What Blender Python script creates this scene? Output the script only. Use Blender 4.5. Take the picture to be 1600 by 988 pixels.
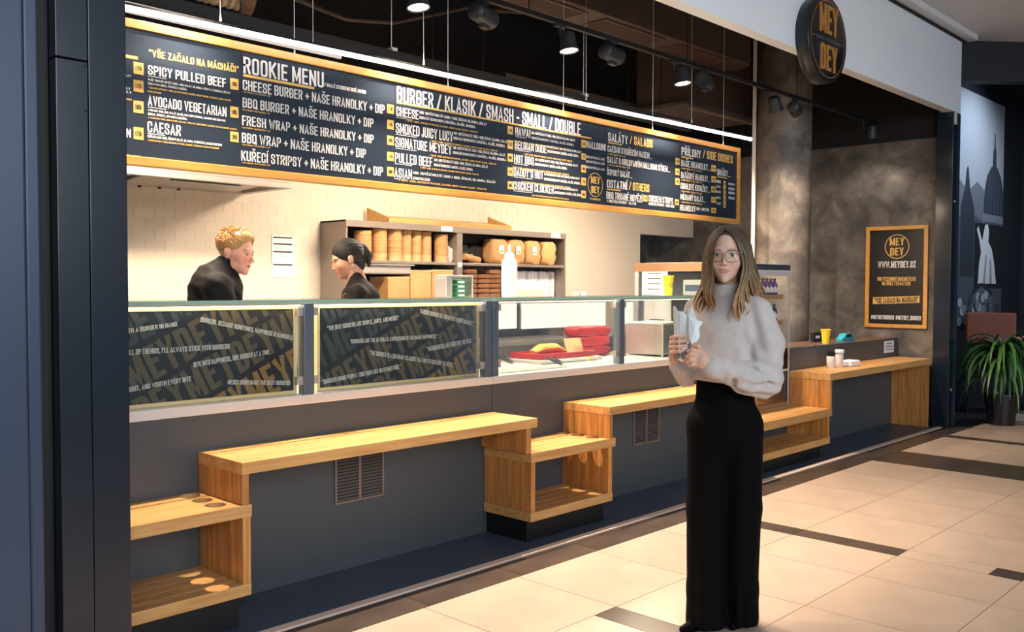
import bpy, bmesh, math, random
import numpy as np
from mathutils import Vector, Matrix

for o in list(bpy.data.objects):
    bpy.data.objects.remove(o, do_unlink=True)
SC = bpy.context.scene
COL = SC.collection

# ---------------------------------------------------------------- camera
CAM_H = 1.42
YAW, PITCH, ROLL, FOCAL_PX = math.radians(43.75), math.radians(-1.93), math.radians(0.2), 1440.0
fw = Vector((math.cos(PITCH) * math.cos(YAW), math.cos(PITCH) * math.sin(YAW), math.sin(PITCH)))
rt = Vector((math.sin(YAW), -math.cos(YAW), 0.0))
up = rt.cross(fw)
rt2 = rt * math.cos(ROLL) + up * math.sin(ROLL)
up2 = -rt * math.sin(ROLL) + up * math.cos(ROLL)
cam_data = bpy.data.cameras.new('camera')
cam_data.sensor_fit = 'HORIZONTAL'
cam_data.sensor_width = 36.0
cam_data.lens = 36.0 * FOCAL_PX / 1600.0
cam_data.clip_start = 0.05
cam_data.clip_end = 200
cam = bpy.data.objects.new('camera', cam_data)
mw = Matrix((rt2, up2, -fw)).transposed().to_4x4()
mw.translation = Vector((0, 0, CAM_H))
cam.matrix_world = mw
COL.objects.link(cam)
SC.camera = cam

# ---------------------------------------------------------------- world and exposure
def lin(c):
    out = []
    for v in c[:3]:
        v = v / 255.0
        out.append(v / 12.92 if v <= 0.04045 else ((v + 0.055) / 1.055) ** 2.4)
    return tuple(out) + (1.0,)

world = bpy.data.worlds.new('mall_daylight')
world.use_nodes = True
SC.world = world
bg = world.node_tree.nodes['Background']
bg.inputs[0].default_value = (0.66, 0.82, 1.0, 1)
bg.inputs[1].default_value = 0.22
SC.view_settings.view_transform = 'Standard'
SC.view_settings.look = 'None'
SC.view_settings.exposure = 0.0
SC.view_settings.gamma = 1.0
SC.view_settings.use_curve_mapping = False

def area_light(name, loc, size, size_y, power, color, direction=(0, 0, -1), spread=180):
    d = bpy.data.lights.new(name, 'AREA')
    d.shape = 'RECTANGLE'
    d.size, d.size_y, d.energy, d.color = size, size_y, power, color
    d.spread = math.radians(spread)
    o = bpy.data.objects.new(name, d)
    o.location = loc
    o.rotation_euler = Vector(direction).to_track_quat('-Z', 'Y').to_euler()
    COL.objects.link(o)
    return o

WARM = (1.0, 0.785, 0.60)
# added cool fill light across the walkway, out of view, brightening the shop front
area_light('mall_front_fill', (0.5, -6.0, 3.5), 10.0, 3.2, 640, (0.84, 0.92, 1.0), (0.45, 0.85, -0.05))

# ---------------------------------------------------------------- helpers
random.seed(7)

def link(o, parent=None):
    COL.objects.link(o)
    if parent is not None:
        o.parent = parent
    return o

def tag(o, label=None, cat=None, group=None, kind=None):
    if label: o['label'] = label
    if cat: o['category'] = cat
    if group: o['group'] = group
    if kind: o['kind'] = kind
    return o

def thing(name, label, cat, loc=(0, 0, 0), rotz=0.0, group=None):
    o = bpy.data.objects.new(name, None)
    o.empty_display_size = 0.1
    o.location = loc
    o.rotation_euler = (0, 0, rotz)
    COL.objects.link(o)
    return tag(o, label, cat, group)

class MB:
    """collects simple shapes into one mesh"""
    def __init__(self):
        self.v, self.f = [], []
    def add(self, verts, faces):
        n = len(self.v)
        self.v += [tuple(p) for p in verts]
        self.f += [tuple(i + n for i in f) for f in faces]
        return self
    def box(self, x0, x1, y0, y1, z0, z1):
        return self.add([(x0, y0, z0), (x1, y0, z0), (x1, y1, z0), (x0, y1, z0), (x0, y0, z1), (x1, y0, z1), (x1, y1, z1), (x0, y1, z1)],
                        [(3, 2, 1, 0), (4, 5, 6, 7), (0, 1, 5, 4), (1, 2, 6, 5), (2, 3, 7, 6), (3, 0, 4, 7)])
    def tube(self, pts, radii, n=10, caps=True, flat=1.0, close=False):
        pts = [Vector(p) for p in pts]
        if not isinstance(radii, (list, tuple)): radii = [radii] * len(pts)
        base = len(self.v)
        prev = None
        m = len(pts)
        for i, p in enumerate(pts):
            if close:
                t = pts[(i + 1) % m] - pts[i - 1]
            else:
                t = (pts[min(i + 1, m - 1)] - pts[max(i - 1, 0)])
            if t.length < 1e-9: t = Vector((0, 0, 1))
            t.normalize()
            if prev is None:
                a = Vector((0, 0, 1)) if abs(t.z) < 0.9 else Vector((1, 0, 0))
                nx = t.cross(a).normalized()
            else:
                nx = (prev - t * prev.dot(t))
                nx = nx.normalized() if nx.length > 1e-6 else t.orthogonal().normalized()
            prev = nx
            ny = t.cross(nx)
            for k in range(n):
                a = 2 * math.pi * k / n
                self.v.append(tuple(p + (nx * math.cos(a) + ny * math.sin(a) * flat) * radii[i]))
        for i in range(m if close else m - 1):
            j = (i + 1) % m
            for k in range(n):
                k2 = (k + 1) % n
                self.f.append((base + i * n + k, base + i * n + k2, base + j * n + k2, base + j * n + k))
        if caps and not close:
            self.f.append(tuple(base + k for k in reversed(range(n))))
            self.f.append(tuple(base + (m - 1) * n + k for k in range(n)))
        return self
    def cyl(self, p0, p1, r, n=16, r1=None, caps=True):
        return self.tube([p0, p1], [r, r if r1 is None else r1], n, caps)
    def lathe(self, prof, c=(0, 0, 0), n=24, axis='z'):
        base = len(self.v)
        for r, h in prof:
            for k in range(n):
                a = 2 * math.pi * k / n
                x, y = r * math.cos(a), r * math.sin(a)
                if axis == 'z': p = (c[0] + x, c[1] + y, c[2] + h)
                elif axis == 'y': p = (c[0] + x, c[1] - h, c[2] + y)
                else: p = (c[0] + h, c[1] + x, c[2] + y)
                self.v.append(p)
        m = len(prof)
        for i in range(m - 1):
            for k in range(n):
                k2 = (k + 1) % n
                self.f.append((base + i * n + k, base + i * n + k2, base + (i + 1) * n + k2, base + (i + 1) * n + k))
        if prof[0][0] > 1e-6: self.f.append(tuple(base + k for k in reversed(range(n))))
        if prof[-1][0] > 1e-6: self.f.append(tuple(base + (m - 1) * n + k for k in range(n)))
        return self
    def prism(self, poly, lo, hi, axis='y'):
        """poly: 2D outline, extruded from lo to hi along the axis"""
        n = len(poly)
        def P(a, b, h):
            return {'y': (a, h, b), 'x': (h, a, b), 'z': (a, b, h)}[axis]
        vs = [P(a, b, lo) for a, b in poly] + [P(a, b, hi) for a, b in poly]
        fs = [tuple(range(n)), tuple(reversed(range(n, 2 * n)))]
        for i in range(n):
            j = (i + 1) % n
            fs.append((i, n + i, n + j, j))
        return self.add(vs, fs)
    def mesh(self, name):
        me = bpy.data.meshes.new(name)
        me.from_pydata(self.v, [], self.f)
        me.validate()
        bm = bmesh.new(); bm.from_mesh(me)
        bmesh.ops.recalc_face_normals(bm, faces=bm.faces)
        bm.to_mesh(me); bm.free()
        return me
    def build(self, name, mat, parent=None, bevel=0.0, smooth=False, seg=2):
        me = self.mesh(name)
        o = bpy.data.objects.new(name, me)
        me.materials.append(mat)
        if smooth: smooth_mesh(me)
        if bevel > 0:
            b = o.modifiers.new('edge', 'BEVEL')
            b.width, b.segments, b.limit_method = bevel, seg, 'ANGLE'
            b.angle_limit = math.radians(40)
        return link(o, parent)

def smooth_mesh(me, angle=50):
    me.polygons.foreach_set('use_smooth', [True] * len(me.polygons))
    try:
        me.set_sharp_from_angle(angle=math.radians(angle))
    except Exception:
        pass

def box(name, x0, x1, y0, y1, z0, z1, mat, parent=None, bevel=0.0):
    return MB().box(x0, x1, y0, y1, z0, z1).build(name, mat, parent, bevel)

def struct(o):
    o['kind'] = 'structure'
    return o

def copy_tree(o, parent=None):
    c = o.copy()
    COL.objects.link(c)
    c.parent = parent
    for ch in list(o.children):
        copy_tree(ch, c)
    return c

# ---------------------------------------------------------------- materials
def mat(name, col, rough=0.5, metal=0.0, col2=None, scale=6.0, stretch=(1, 1, 1), bump=0.0, bscale=60.0, detail=4.0, coat=0.0,
        emit=None, estr=0.0, rand=0.0, lo=0.35, hi=0.65, trans=0.0, spec=0.5, coords='Object', alpha=1.0, sss=0.0):
    m = bpy.data.materials.new(name)
    m.use_nodes = True
    nt = m.node_tree
    b = nt.nodes['Principled BSDF']
    b.inputs['Base Color'].default_value = lin(col)
    b.inputs['Roughness'].default_value = rough
    b.inputs['Metallic'].default_value = metal
    b.inputs['Specular IOR Level'].default_value = spec
    if coat:
        b.inputs['Coat Weight'].default_value = coat
        b.inputs['Coat Roughness'].default_value = 0.12
    if trans:
        b.inputs['Transmission Weight'].default_value = trans
    if sss:
        b.inputs['Subsurface Weight'].default_value = sss
        b.inputs['Subsurface Radius'].default_value = (0.02, 0.008, 0.005)
        b.inputs['Subsurface Scale'].default_value = 0.4
    if emit:
        b.inputs['Emission Color'].default_value = lin(emit)
        b.inputs['Emission Strength'].default_value = estr
    tc = mp = None
    def coord():
        tc = nt.nodes.new('ShaderNodeTexCoord')
        mp = nt.nodes.new('ShaderNodeMapping')
        mp.inputs['Scale'].default_value = stretch
        nt.links.new(tc.outputs[coords], mp.inputs[0])
        return mp
    colsock = None
    if col2:
        mp = coord()
        nz = nt.nodes.new('ShaderNodeTexNoise')
        nz.inputs['Scale'].default_value = scale
        nz.inputs['Detail'].default_value = detail
        nt.links.new(mp.outputs[0], nz.inputs['Vector'])
        rp = nt.nodes.new('ShaderNodeValToRGB')
        rp.color_ramp.elements[0].position = lo
        rp.color_ramp.elements[1].position = hi
        rp.color_ramp.elements[0].color = lin(col)
        rp.color_ramp.elements[1].color = lin(col2)
        nt.links.new(nz.outputs['Fac'], rp.inputs[0])
        colsock = rp.outputs[0]
    if rand:
        oi = nt.nodes.new('ShaderNodeObjectInfo')
        hs = nt.nodes.new('ShaderNodeHueSaturation')
        mr = nt.nodes.new('ShaderNodeMapRange')
        mr.inputs['To Min'].default_value = 1 - rand
        mr.inputs['To Max'].default_value = 1 + rand
        nt.links.new(oi.outputs['Random'], mr.inputs['Value'])
        nt.links.new(mr.outputs[0], hs.inputs['Value'])
        if colsock: nt.links.new(colsock, hs.inputs['Color'])
        else: hs.inputs['Color'].default_value = lin(col)
        colsock = hs.outputs[0]
    if colsock: nt.links.new(colsock, b.inputs['Base Color'])
    if bump:
        mp2 = mp or coord()
        n2 = nt.nodes.new('ShaderNodeTexNoise')
        n2.inputs['Scale'].default_value = bscale
        n2.inputs['Detail'].default_value = 3
        nt.links.new(mp2.outputs[0], n2.inputs['Vector'])
        bp_ = nt.nodes.new('ShaderNodeBump')
        bp_.inputs['Strength'].default_value = bump
        bp_.inputs['Distance'].default_value = 0.004
        nt.links.new(n2.outputs['Fac'], bp_.inputs['Height'])
        nt.links.new(bp_.outputs[0], b.inputs['Normal'])
    return m

def glass_mat(name, col, fres=0.5, tint=0.0, rough=0.0):
    """thin clear pane: mostly see-through with a mirror-like sheen at grazing angles"""
    m = bpy.data.materials.new(name)
    m.use_nodes = True
    nt = m.node_tree
    for n in list(nt.nodes): nt.nodes.remove(n)
    out = nt.nodes.new('ShaderNodeOutputMaterial')
    tr = nt.nodes.new('ShaderNodeBsdfTransparent')
    tr.inputs[0].default_value = col
    gl = nt.nodes.new('ShaderNodeBsdfGlossy')
    gl.inputs['Roughness'].default_value = rough
    fr = nt.nodes.new('ShaderNodeFresnel')
    fr.inputs[0].default_value = 1.45
    mul = nt.nodes.new('ShaderNodeMath'); mul.operation = 'MULTIPLY'
    mul.inputs[1].default_value = fres
    mx = nt.nodes.new('ShaderNodeMixShader')
    nt.links.new(fr.outputs[0], mul.inputs[0])
    nt.links.new(mul.outputs[0], mx.inputs[0])
    nt.links.new(tr.outputs[0], mx.inputs[1])
    nt.links.new(gl.outputs[0], mx.inputs[2])
    nt.links.new(mx.outputs[0], out.inputs[0])
    return m

def emit_mat(name, col, strength):
    m = bpy.data.materials.new(name)
    m.use_nodes = True
    nt = m.node_tree
    for n in list(nt.nodes): nt.nodes.remove(n)
    out = nt.nodes.new('ShaderNodeOutputMaterial')
    e = nt.nodes.new('ShaderNodeEmission')
    e.inputs[0].default_value = lin(col)
    e.inputs[1].default_value = strength
    nt.links.new(e.outputs[0], out.inputs[0])
    return m

M = {}
M['tile'] = mat('cream_floor_tile', (178, 158, 141), 0.34, col2=(190, 169, 151), scale=2.5, bump=0.02, bscale=30, rand=0.03, coords='Generated')
M['tile_dark'] = mat('dark_floor_tile', (66, 56, 50), 0.3, col2=(80, 68, 60), scale=5, rand=0.08)
M['grout'] = mat('floor_grout', (120, 105, 92), 0.8)
M['resin'] = mat('dark_resin_floor', (62, 74, 92), 0.42, col2=(70, 82, 100), scale=3, bump=0.03)
M['metal_trim'] = mat('brushed_trim', (232, 206, 188), 0.4, 0.0)
M['anthracite'] = mat('anthracite_panel', (70, 75, 80), 0.42, col2=(75, 80, 84), scale=1.2)
M['steel'] = mat('brushed_steel', (212, 206, 200), 0.32, 0.7, bump=0.04, bscale=40, stretch=(1, 1, 14))
M['steel_lt'] = mat('pale_satin_steel', (226, 222, 218), 0.36, 0.3)
M['post'] = mat('blue_grey_post', (104, 118, 134), 0.35, 0.5)
M['navy'] = mat('navy_column_steel', (13, 25, 38), 0.3, 0.15, col2=(17, 31, 46), scale=0.8, coat=0.4)
M['navy2'] = mat('slate_column_steel', (60, 73, 95), 0.36, 0.15)
M['black'] = mat('matt_black', (10, 11, 13), 0.55)
M['blackmetal'] = mat('black_metal', (22, 23, 25), 0.42, 0.3)
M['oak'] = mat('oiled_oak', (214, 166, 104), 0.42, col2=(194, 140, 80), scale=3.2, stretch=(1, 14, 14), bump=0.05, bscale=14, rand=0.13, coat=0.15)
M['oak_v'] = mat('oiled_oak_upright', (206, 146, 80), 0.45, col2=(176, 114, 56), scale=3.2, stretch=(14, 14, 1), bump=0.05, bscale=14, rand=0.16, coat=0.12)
M['frame'] = mat('frame_pine', (206, 152, 78), 0.4, col2=(190, 132, 60), scale=4, stretch=(1, 10, 10), bump=0.03, bscale=12, coat=0.2)
M['board'] = mat('menu_navy_panel', (37, 46, 58), 0.3, spec=0.4)
M['ink_w'] = mat('white_print', (208, 206, 202), 0.7)
M['ink_g'] = mat('gold_print', (204, 164, 86), 0.6)
M['ink_d'] = mat('dark_print', (30, 32, 36), 0.6)
M['white'] = mat('white_paint', (226, 226, 224), 0.5)
M['fascia'] = mat('white_fascia_panel', (236, 242, 247), 0.35, col2=(232, 239, 245), scale=0.6)
M['paper'] = mat('white_paper', (238, 234, 232), 0.7)
M['kraft'] = mat('kraft_card', (196, 150, 100), 0.7, col2=(186, 138, 88), scale=7, rand=0.08)
M['kraft_lt'] = mat('pale_kraft_card', (206, 168, 122), 0.7, rand=0.06)
M['kraft_dk'] = mat('brown_paper_bag', (120, 78, 50), 0.75, rand=0.15)
M['glass'] = glass_mat('clear_glass', (0.96, 0.98, 0.97, 1), 0.55)
M['glass_edge'] = mat('green_glass_edge', (150, 184, 170), 0.15, coat=0.5)
M['ceil_dark'] = mat('black_soffit', (15, 13, 13), 0.85)
M['duct'] = mat('brown_painted_duct', (74, 56, 46), 0.55, col2=(64, 49, 41), scale=3)
M['foil'] = mat('crumpled_foil', (176, 172, 168), 0.32, 0.95, bump=1.0, bscale=18)
M['wall_tile'] = mat('cream_wall_tile', (236, 222, 204), 0.22, rand=0.025, coat=0.2)
M['wall_grout'] = mat('wall_grout', (228, 213, 194), 0.8)
M['red'] = mat('red_plastic', (196, 34, 34), 0.45, col2=(178, 26, 28), scale=6)
M['yellow'] = mat('yellow_card', (246, 208, 46), 0.5)
M['led'] = emit_mat('led_tube_light', (255, 236, 226), 13.0)
M['lamp'] = emit_mat('spot_lens', (255, 232, 205), 14.0)

# ---------------------------------------------------------------- condensed stroke lettering
def _g(*strokes, w=0.40):
    return (w, strokes)
s_, r_, q_ = 's', 'r', 'q'
GLYPH = {
 'A': _g((s_, [(0, 0), (.5, 1), (1, 0)]), (s_, [(.2, .27), (.8, .27)]), w=.43),
 'B': _g((q_, [(0, 0), (0, 1), (1, 1), (1, .53), (0, .53)]), (q_, [(0, .53), (1, .53), (1, 0), (0, 0)])),
 'C': _g((r_, [(1, .68), (1, 1), (0, 1), (0, 0), (1, 0), (1, .32)])),
 'D': _g((q_, [(0, 0), (0, 1), (1, 1), (1, 0), (0, 0)])),
 'E': _g((s_, [(1, 1), (0, 1), (0, 0), (1, 0)]), (s_, [(0, .52), (.85, .52)]), w=.36),
 'F': _g((s_, [(1, 1), (0, 1), (0, 0)]), (s_, [(0, .52), (.85, .52)]), w=.35),
 'G': _g((r_, [(1, .68), (1, 1), (0, 1), (0, 0), (1, 0), (1, .46)]), (s_, [(1, .46), (.6, .46)])),
 'H': _g((s_, [(0, 0), (0, 1)]), (s_, [(1, 0), (1, 1)]), (s_, [(0, .52), (1, .52)])),
 'I': _g((s_, [(.5, 0), (.5, 1)]), w=.15),
 'J': _g((r_, [(1, 1), (1, 0), (0, 0), (0, .2)]), w=.3),
 'K': _g((s_, [(0, 0), (0, 1)]), (s_, [(1, 1), (.1, .42)]), (s_, [(.35, .55), (1, 0)]), w=.42),
 'L': _g((s_, [(0, 1), (0, 0), (1, 0)]), w=.35),
 'M': _g((s_, [(0, 0), (0, 1)]), (s_, [(1, 0), (1, 1)]), (s_, [(.04, 1), (.5, .15), (.96, 1)]), w=.52),
 'N': _g((s_, [(0, 0), (0, 1)]), (s_, [(1, 0), (1, 1)]), (s_, [(.02, 1), (.98, 0)]), w=.43),
 'O': _g((r_, [(.5, 0), (0, 0), (0, 1), (1, 1), (1, 0), (.5, 0)])),
 'P': _g((q_, [(0, 0), (0, 1), (1, 1), (1, .46), (0, .46)])),
 'Q': _g((r_, [(.5, 0), (0, 0), (0, 1), (1, 1), (1, 0), (.5, 0)]), (s_, [(.65, .12), (1.1, -.05)])),
 'R': _g((q_, [(0, 0), (0, 1), (1, 1), (1, .5), (0, .5)]), (s_, [(.55, .5), (1, 0)])),
 'S': _g((r_, [(1, .72), (1, 1), (0, 1), (0, .56), (1, .44), (1, 0), (0, 0), (0, .28)])),
 'T': _g((s_, [(0, 1), (1, 1)]), (s_, [(.5, 1), (.5, 0)]), w=.38),
 'U': _g((r_, [(0, 1), (0, 0), (1, 0), (1, 1)])),
 'V': _g((s_, [(0, 1), (.5, 0), (1, 1)]), w=.42),
 'W': _g((s_, [(0, 1), (.26, 0), (.5, .85), (.74, 0), (1, 1)]), w=.58),
 'X': _g((s_, [(0, 0), (1, 1)]), (s_, [(0, 1), (1, 0)]), w=.42),
 'Y': _g((s_, [(0, 1), (.5, .45), (1, 1)]), (s_, [(.5, .5), (.5, 0)]), w=.42),
 'Z': _g((s_, [(0, 1), (1, 1), (0, 0), (1, 0)]), w=.38),
 '0': _g((r_, [(.5, 0), (0, 0), (0, 1), (1, 1), (1, 0), (.5, 0)])),
 '1': _g((s_, [(.1, .8), (.7, 1), (.7, 0)]), w=.24),
 '2': _g((r_, [(0, .72), (0, 1), (1, 1), (1, .6), (0, 0)]), (s_, [(0, 0), (1, 0)])),
 '3': _g((r_, [(0, .75), (0, 1), (1, 1), (1, .53), (.4, .53)]), (r_, [(.4, .53), (1, .53), (1, 0), (0, 0), (0, .25)])),
 '4': _g((s_, [(.7, 0), (.7, 1), (0, .28), (1.05, .28)])),
 '5': _g((s_, [(1, 1), (0, 1), (0, .55)]), (r_, [(0, .58), (1, .58), (1, 0), (0, 0), (0, .25)])),
 '6': _g((r_, [(1, .75), (1, 1), (0, 1), (0, 0), (1, 0), (1, .56), (0, .56)])),
 '7': _g((s_, [(0, 1), (1, 1), (.35, 0)])),
 '9': _g((r_, [(0, .25), (0, 0), (1, 0), (1, 1), (0, 1), (0, .45), (1, .45)])),
 '8': _g((r_, [(.5, 0), (0, 0), (0, 1), (1, 1), (1, 0), (.5, 0)]), (s_, [(0, .52), (1, .52)])),
 '+': _g((s_, [(.5, .22), (.5, .72)]), (s_, [(0, .47), (1, .47)]), w=.4),
 '-': _g((s_, [(0, .45), (1, .45)]), w=.26),
 '_': _g((s_, [(0, -.05), (1, -.05)]), w=.3),
 '/': _g((s_, [(0, 0), (1, 1)]), w=.36),
 '.': _g((s_, [(.5, 0), (.5, .02)]), w=.15),
 ',': _g((s_, [(.55, .03), (.35, -.14)]), w=.15),
 "'": _g((s_, [(.5, .78), (.5, 1)]), w=.13),
 '"': _g((s_, [(.1, .8), (.1, 1)]), (s_, [(.9, .8), (.9, 1)]), w=.26),
 '@': _g((r_, [(.5, 0), (0, 0), (0, 1), (1, 1), (1, .3), (.5, .3), (.5, .62), (1, .62)]), w=.5),
}
ACC = {'Á': 'A´', 'É': 'E´', 'Í': 'I´', 'Ý': 'Y´', 'Ú': 'U´', 'Č': 'Cˇ', 'Š': 'Sˇ', 'Ř': 'Rˇ', 'Ž': 'Zˇ', 'Ě': 'Eˇ', 'Ň': 'Nˇ', 'Ů': 'U°'}
MARK = {'´': [[(-.02, 1.12), (.10, 1.26)]], 'ˇ': [[(-.12, 1.27), (0, 1.13), (.12, 1.27)]], '°': [[(-.07, 1.12), (-.07, 1.25), (.07, 1.25), (.07, 1.12), (-.07, 1.12)]]}

def round_path(pts, mode, rx, ry):
    if mode == 's': return pts
    out = [pts[0]]
    for i in range(1, len(pts) - 1):
        a, b, c = Vector(pts[i - 1]), Vector(pts[i]), Vector(pts[i + 1])
        d1, d2 = (a - b), (c - b)
        l1, l2 = d1.length, d2.length
        if (mode == 'q' and abs(b.x) < 1e-6) or l1 < 1e-6 or l2 < 1e-6:
            out.append(tuple(b)); continue
        r1, r2 = min(rx, l1 * .49), min(rx, l2 * .49)
        p0, p1 = b + d1 / l1 * r1, b + d2 / l2 * r2
        for t in (0, .35, .65, 1):
            q = (1 - t) ** 2 * p0 + 2 * t * (1 - t) * b + t * t * p1
            out.append(tuple(q))
    out.append(pts[-1])
    return out

def stroke_quads(pts, t, V, Fc, butt, lay=0):
    P = [Vector(p) for p in pts]
    P = [p for i, p in enumerate(P) if i == 0 or (p - P[i - 1]).length > 1e-5]
    if len(P) < 2: return
    closed = (P[0] - P[-1]).length < 1e-5
    if closed: P = P[:-1]
    n = len(P)
    if not closed and butt:
        P[0] = P[0] + (P[0] - P[1]).normalized() * butt
        P[-1] = P[-1] + (P[-1] - P[-2]).normalized() * butt
    base = len(V)
    for i, p in enumerate(P):
        if closed or 0 < i < n - 1:
            d0 = (p - P[i - 1]).normalized(); d1 = (P[(i + 1) % n] - p).normalized()
            n0 = Vector((-d0.y, d0.x)); n1 = Vector((-d1.y, d1.x))
            m = n0 + n1
            if m.length < 1e-4: m = n0.copy()
            m.normalize()
            k = 1.0 / max(0.45, m.dot(n0))
            off = m * (t / 2 * k)
        else:
            d = (P[1] - P[0]) if i == 0 else (P[-1] - P[-2])
            d.normalize()
            off = Vector((-d.y, d.x)) * (t / 2)
        V.append((p.x + off.x, p.y + off.y, lay)); V.append((p.x - off.x, p.y - off.y, lay))
    for i in range(n if closed else n - 1):
        j = (i + 1) % n
        Fc.append((base + 2 * i, base + 2 * i + 1, base + 2 * j + 1, base + 2 * j))

def text_2d(s, t=0.14, gap=0.075, space=0.2, low=False):
    """outlines of a line of text, cap height 1; returns vertices, faces, total width"""
    V, Fc, x = [], [], 0.0
    for ch in s:
        if ch == ' ':
            x += space; continue
        mark = None
        if ch in ACC: ch, mark = ACC[ch][0], ACC[ch][1]
        if ch not in GLYPH: x += space; continue
        w, strokes = GLYPH[ch]
        iw, ih = max(w - t, 0.001), 1 - t
        for lay, (mode, pts) in enumerate(strokes):
            pp = [(x + t / 2 + px * iw, t / 2 + py * ih) for px, py in pts]
            if mode == 'q':
                pp2 = [(px - (x + t / 2), py) for px, py in pp]
                pp = [(px + x + t / 2, py) for px, py in round_path(pp2, 's' if low else 'q', .13, .13)]
            else:
                pp = round_path(pp, 's' if low else mode, .13, .13)
            stroke_quads(pp, t, V, Fc, t / 2, lay)
        if mark:
            for pts in MARK[mark]:
                stroke_quads([(x + w / 2 + px, py) for px, py in pts], t * .75, V, Fc, t * .2, 3)
        x += w + gap
    return V, Fc, max(x - gap, 0.01)

def lettering(name, items, material, parent, O, U, Wv):
    """items: (text, u, v, height, width, angle[, weight]); the plane is O + u*U + v*Wv; one object per line of text"""
    O, U, Wv = Vector(O), Vector(U), Vector(Wv)
    N = U.cross(Wv).normalized()
    made = []
    for it in items:
        verts = []
        s, u0, v0, h, wd, ang = it[:6]
        th = it[6] if len(it) > 6 else 0.14
        V, Fc, W0 = text_2d(s, th, low=(h < 0.03))
        sx = (wd / W0) if wd else h
        ca, sa = math.cos(ang), math.sin(ang)
        for x, y, lay in V:
            a, b = x * sx, y * h
            verts.append(tuple(O + U * (u0 + a * ca - b * sa) + Wv * (v0 + a * sa + b * ca) + N * (lay * .00012)))
        me = bpy.data.meshes.new(name)
        me.from_pydata(verts, [], Fc)
        me.materials.append(material)
        made.append(link(bpy.data.objects.new(name, me), parent))
    return made

def ring_2d(cx, cy, r0, r1, n=40):
    V = []
    for k in range(n):
        a = 2 * math.pi * k / n
        V += [(cx + r0 * math.cos(a), cy + r0 * math.sin(a)), (cx + r1 * math.cos(a), cy + r1 * math.sin(a))]
    return V, [(2 * k, 2 * k + 1, 2 * ((k + 1) % n) + 1, 2 * ((k + 1) % n)) for k in range(n)]

def flat_shape(name, V, Fc, material, parent, O, U, Wv):
    O, U, Wv = Vector(O), Vector(U), Vector(Wv)
    me = bpy.data.meshes.new(name)
    me.from_pydata([tuple(O + U * x + Wv * y) for x, y in V], [], Fc)
    me.materials.append(material)
    return link(bpy.data.objects.new(name, me), parent)

def rects_2d(rs):
    V, Fc = [], []
    for x, y, w, h in rs:
        n = len(V)
        V += [(x, y), (x + w, y), (x + w, y + h), (x, y + h)]
        Fc.append((n, n + 1, n + 2, n + 3))
    return V, Fc

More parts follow.
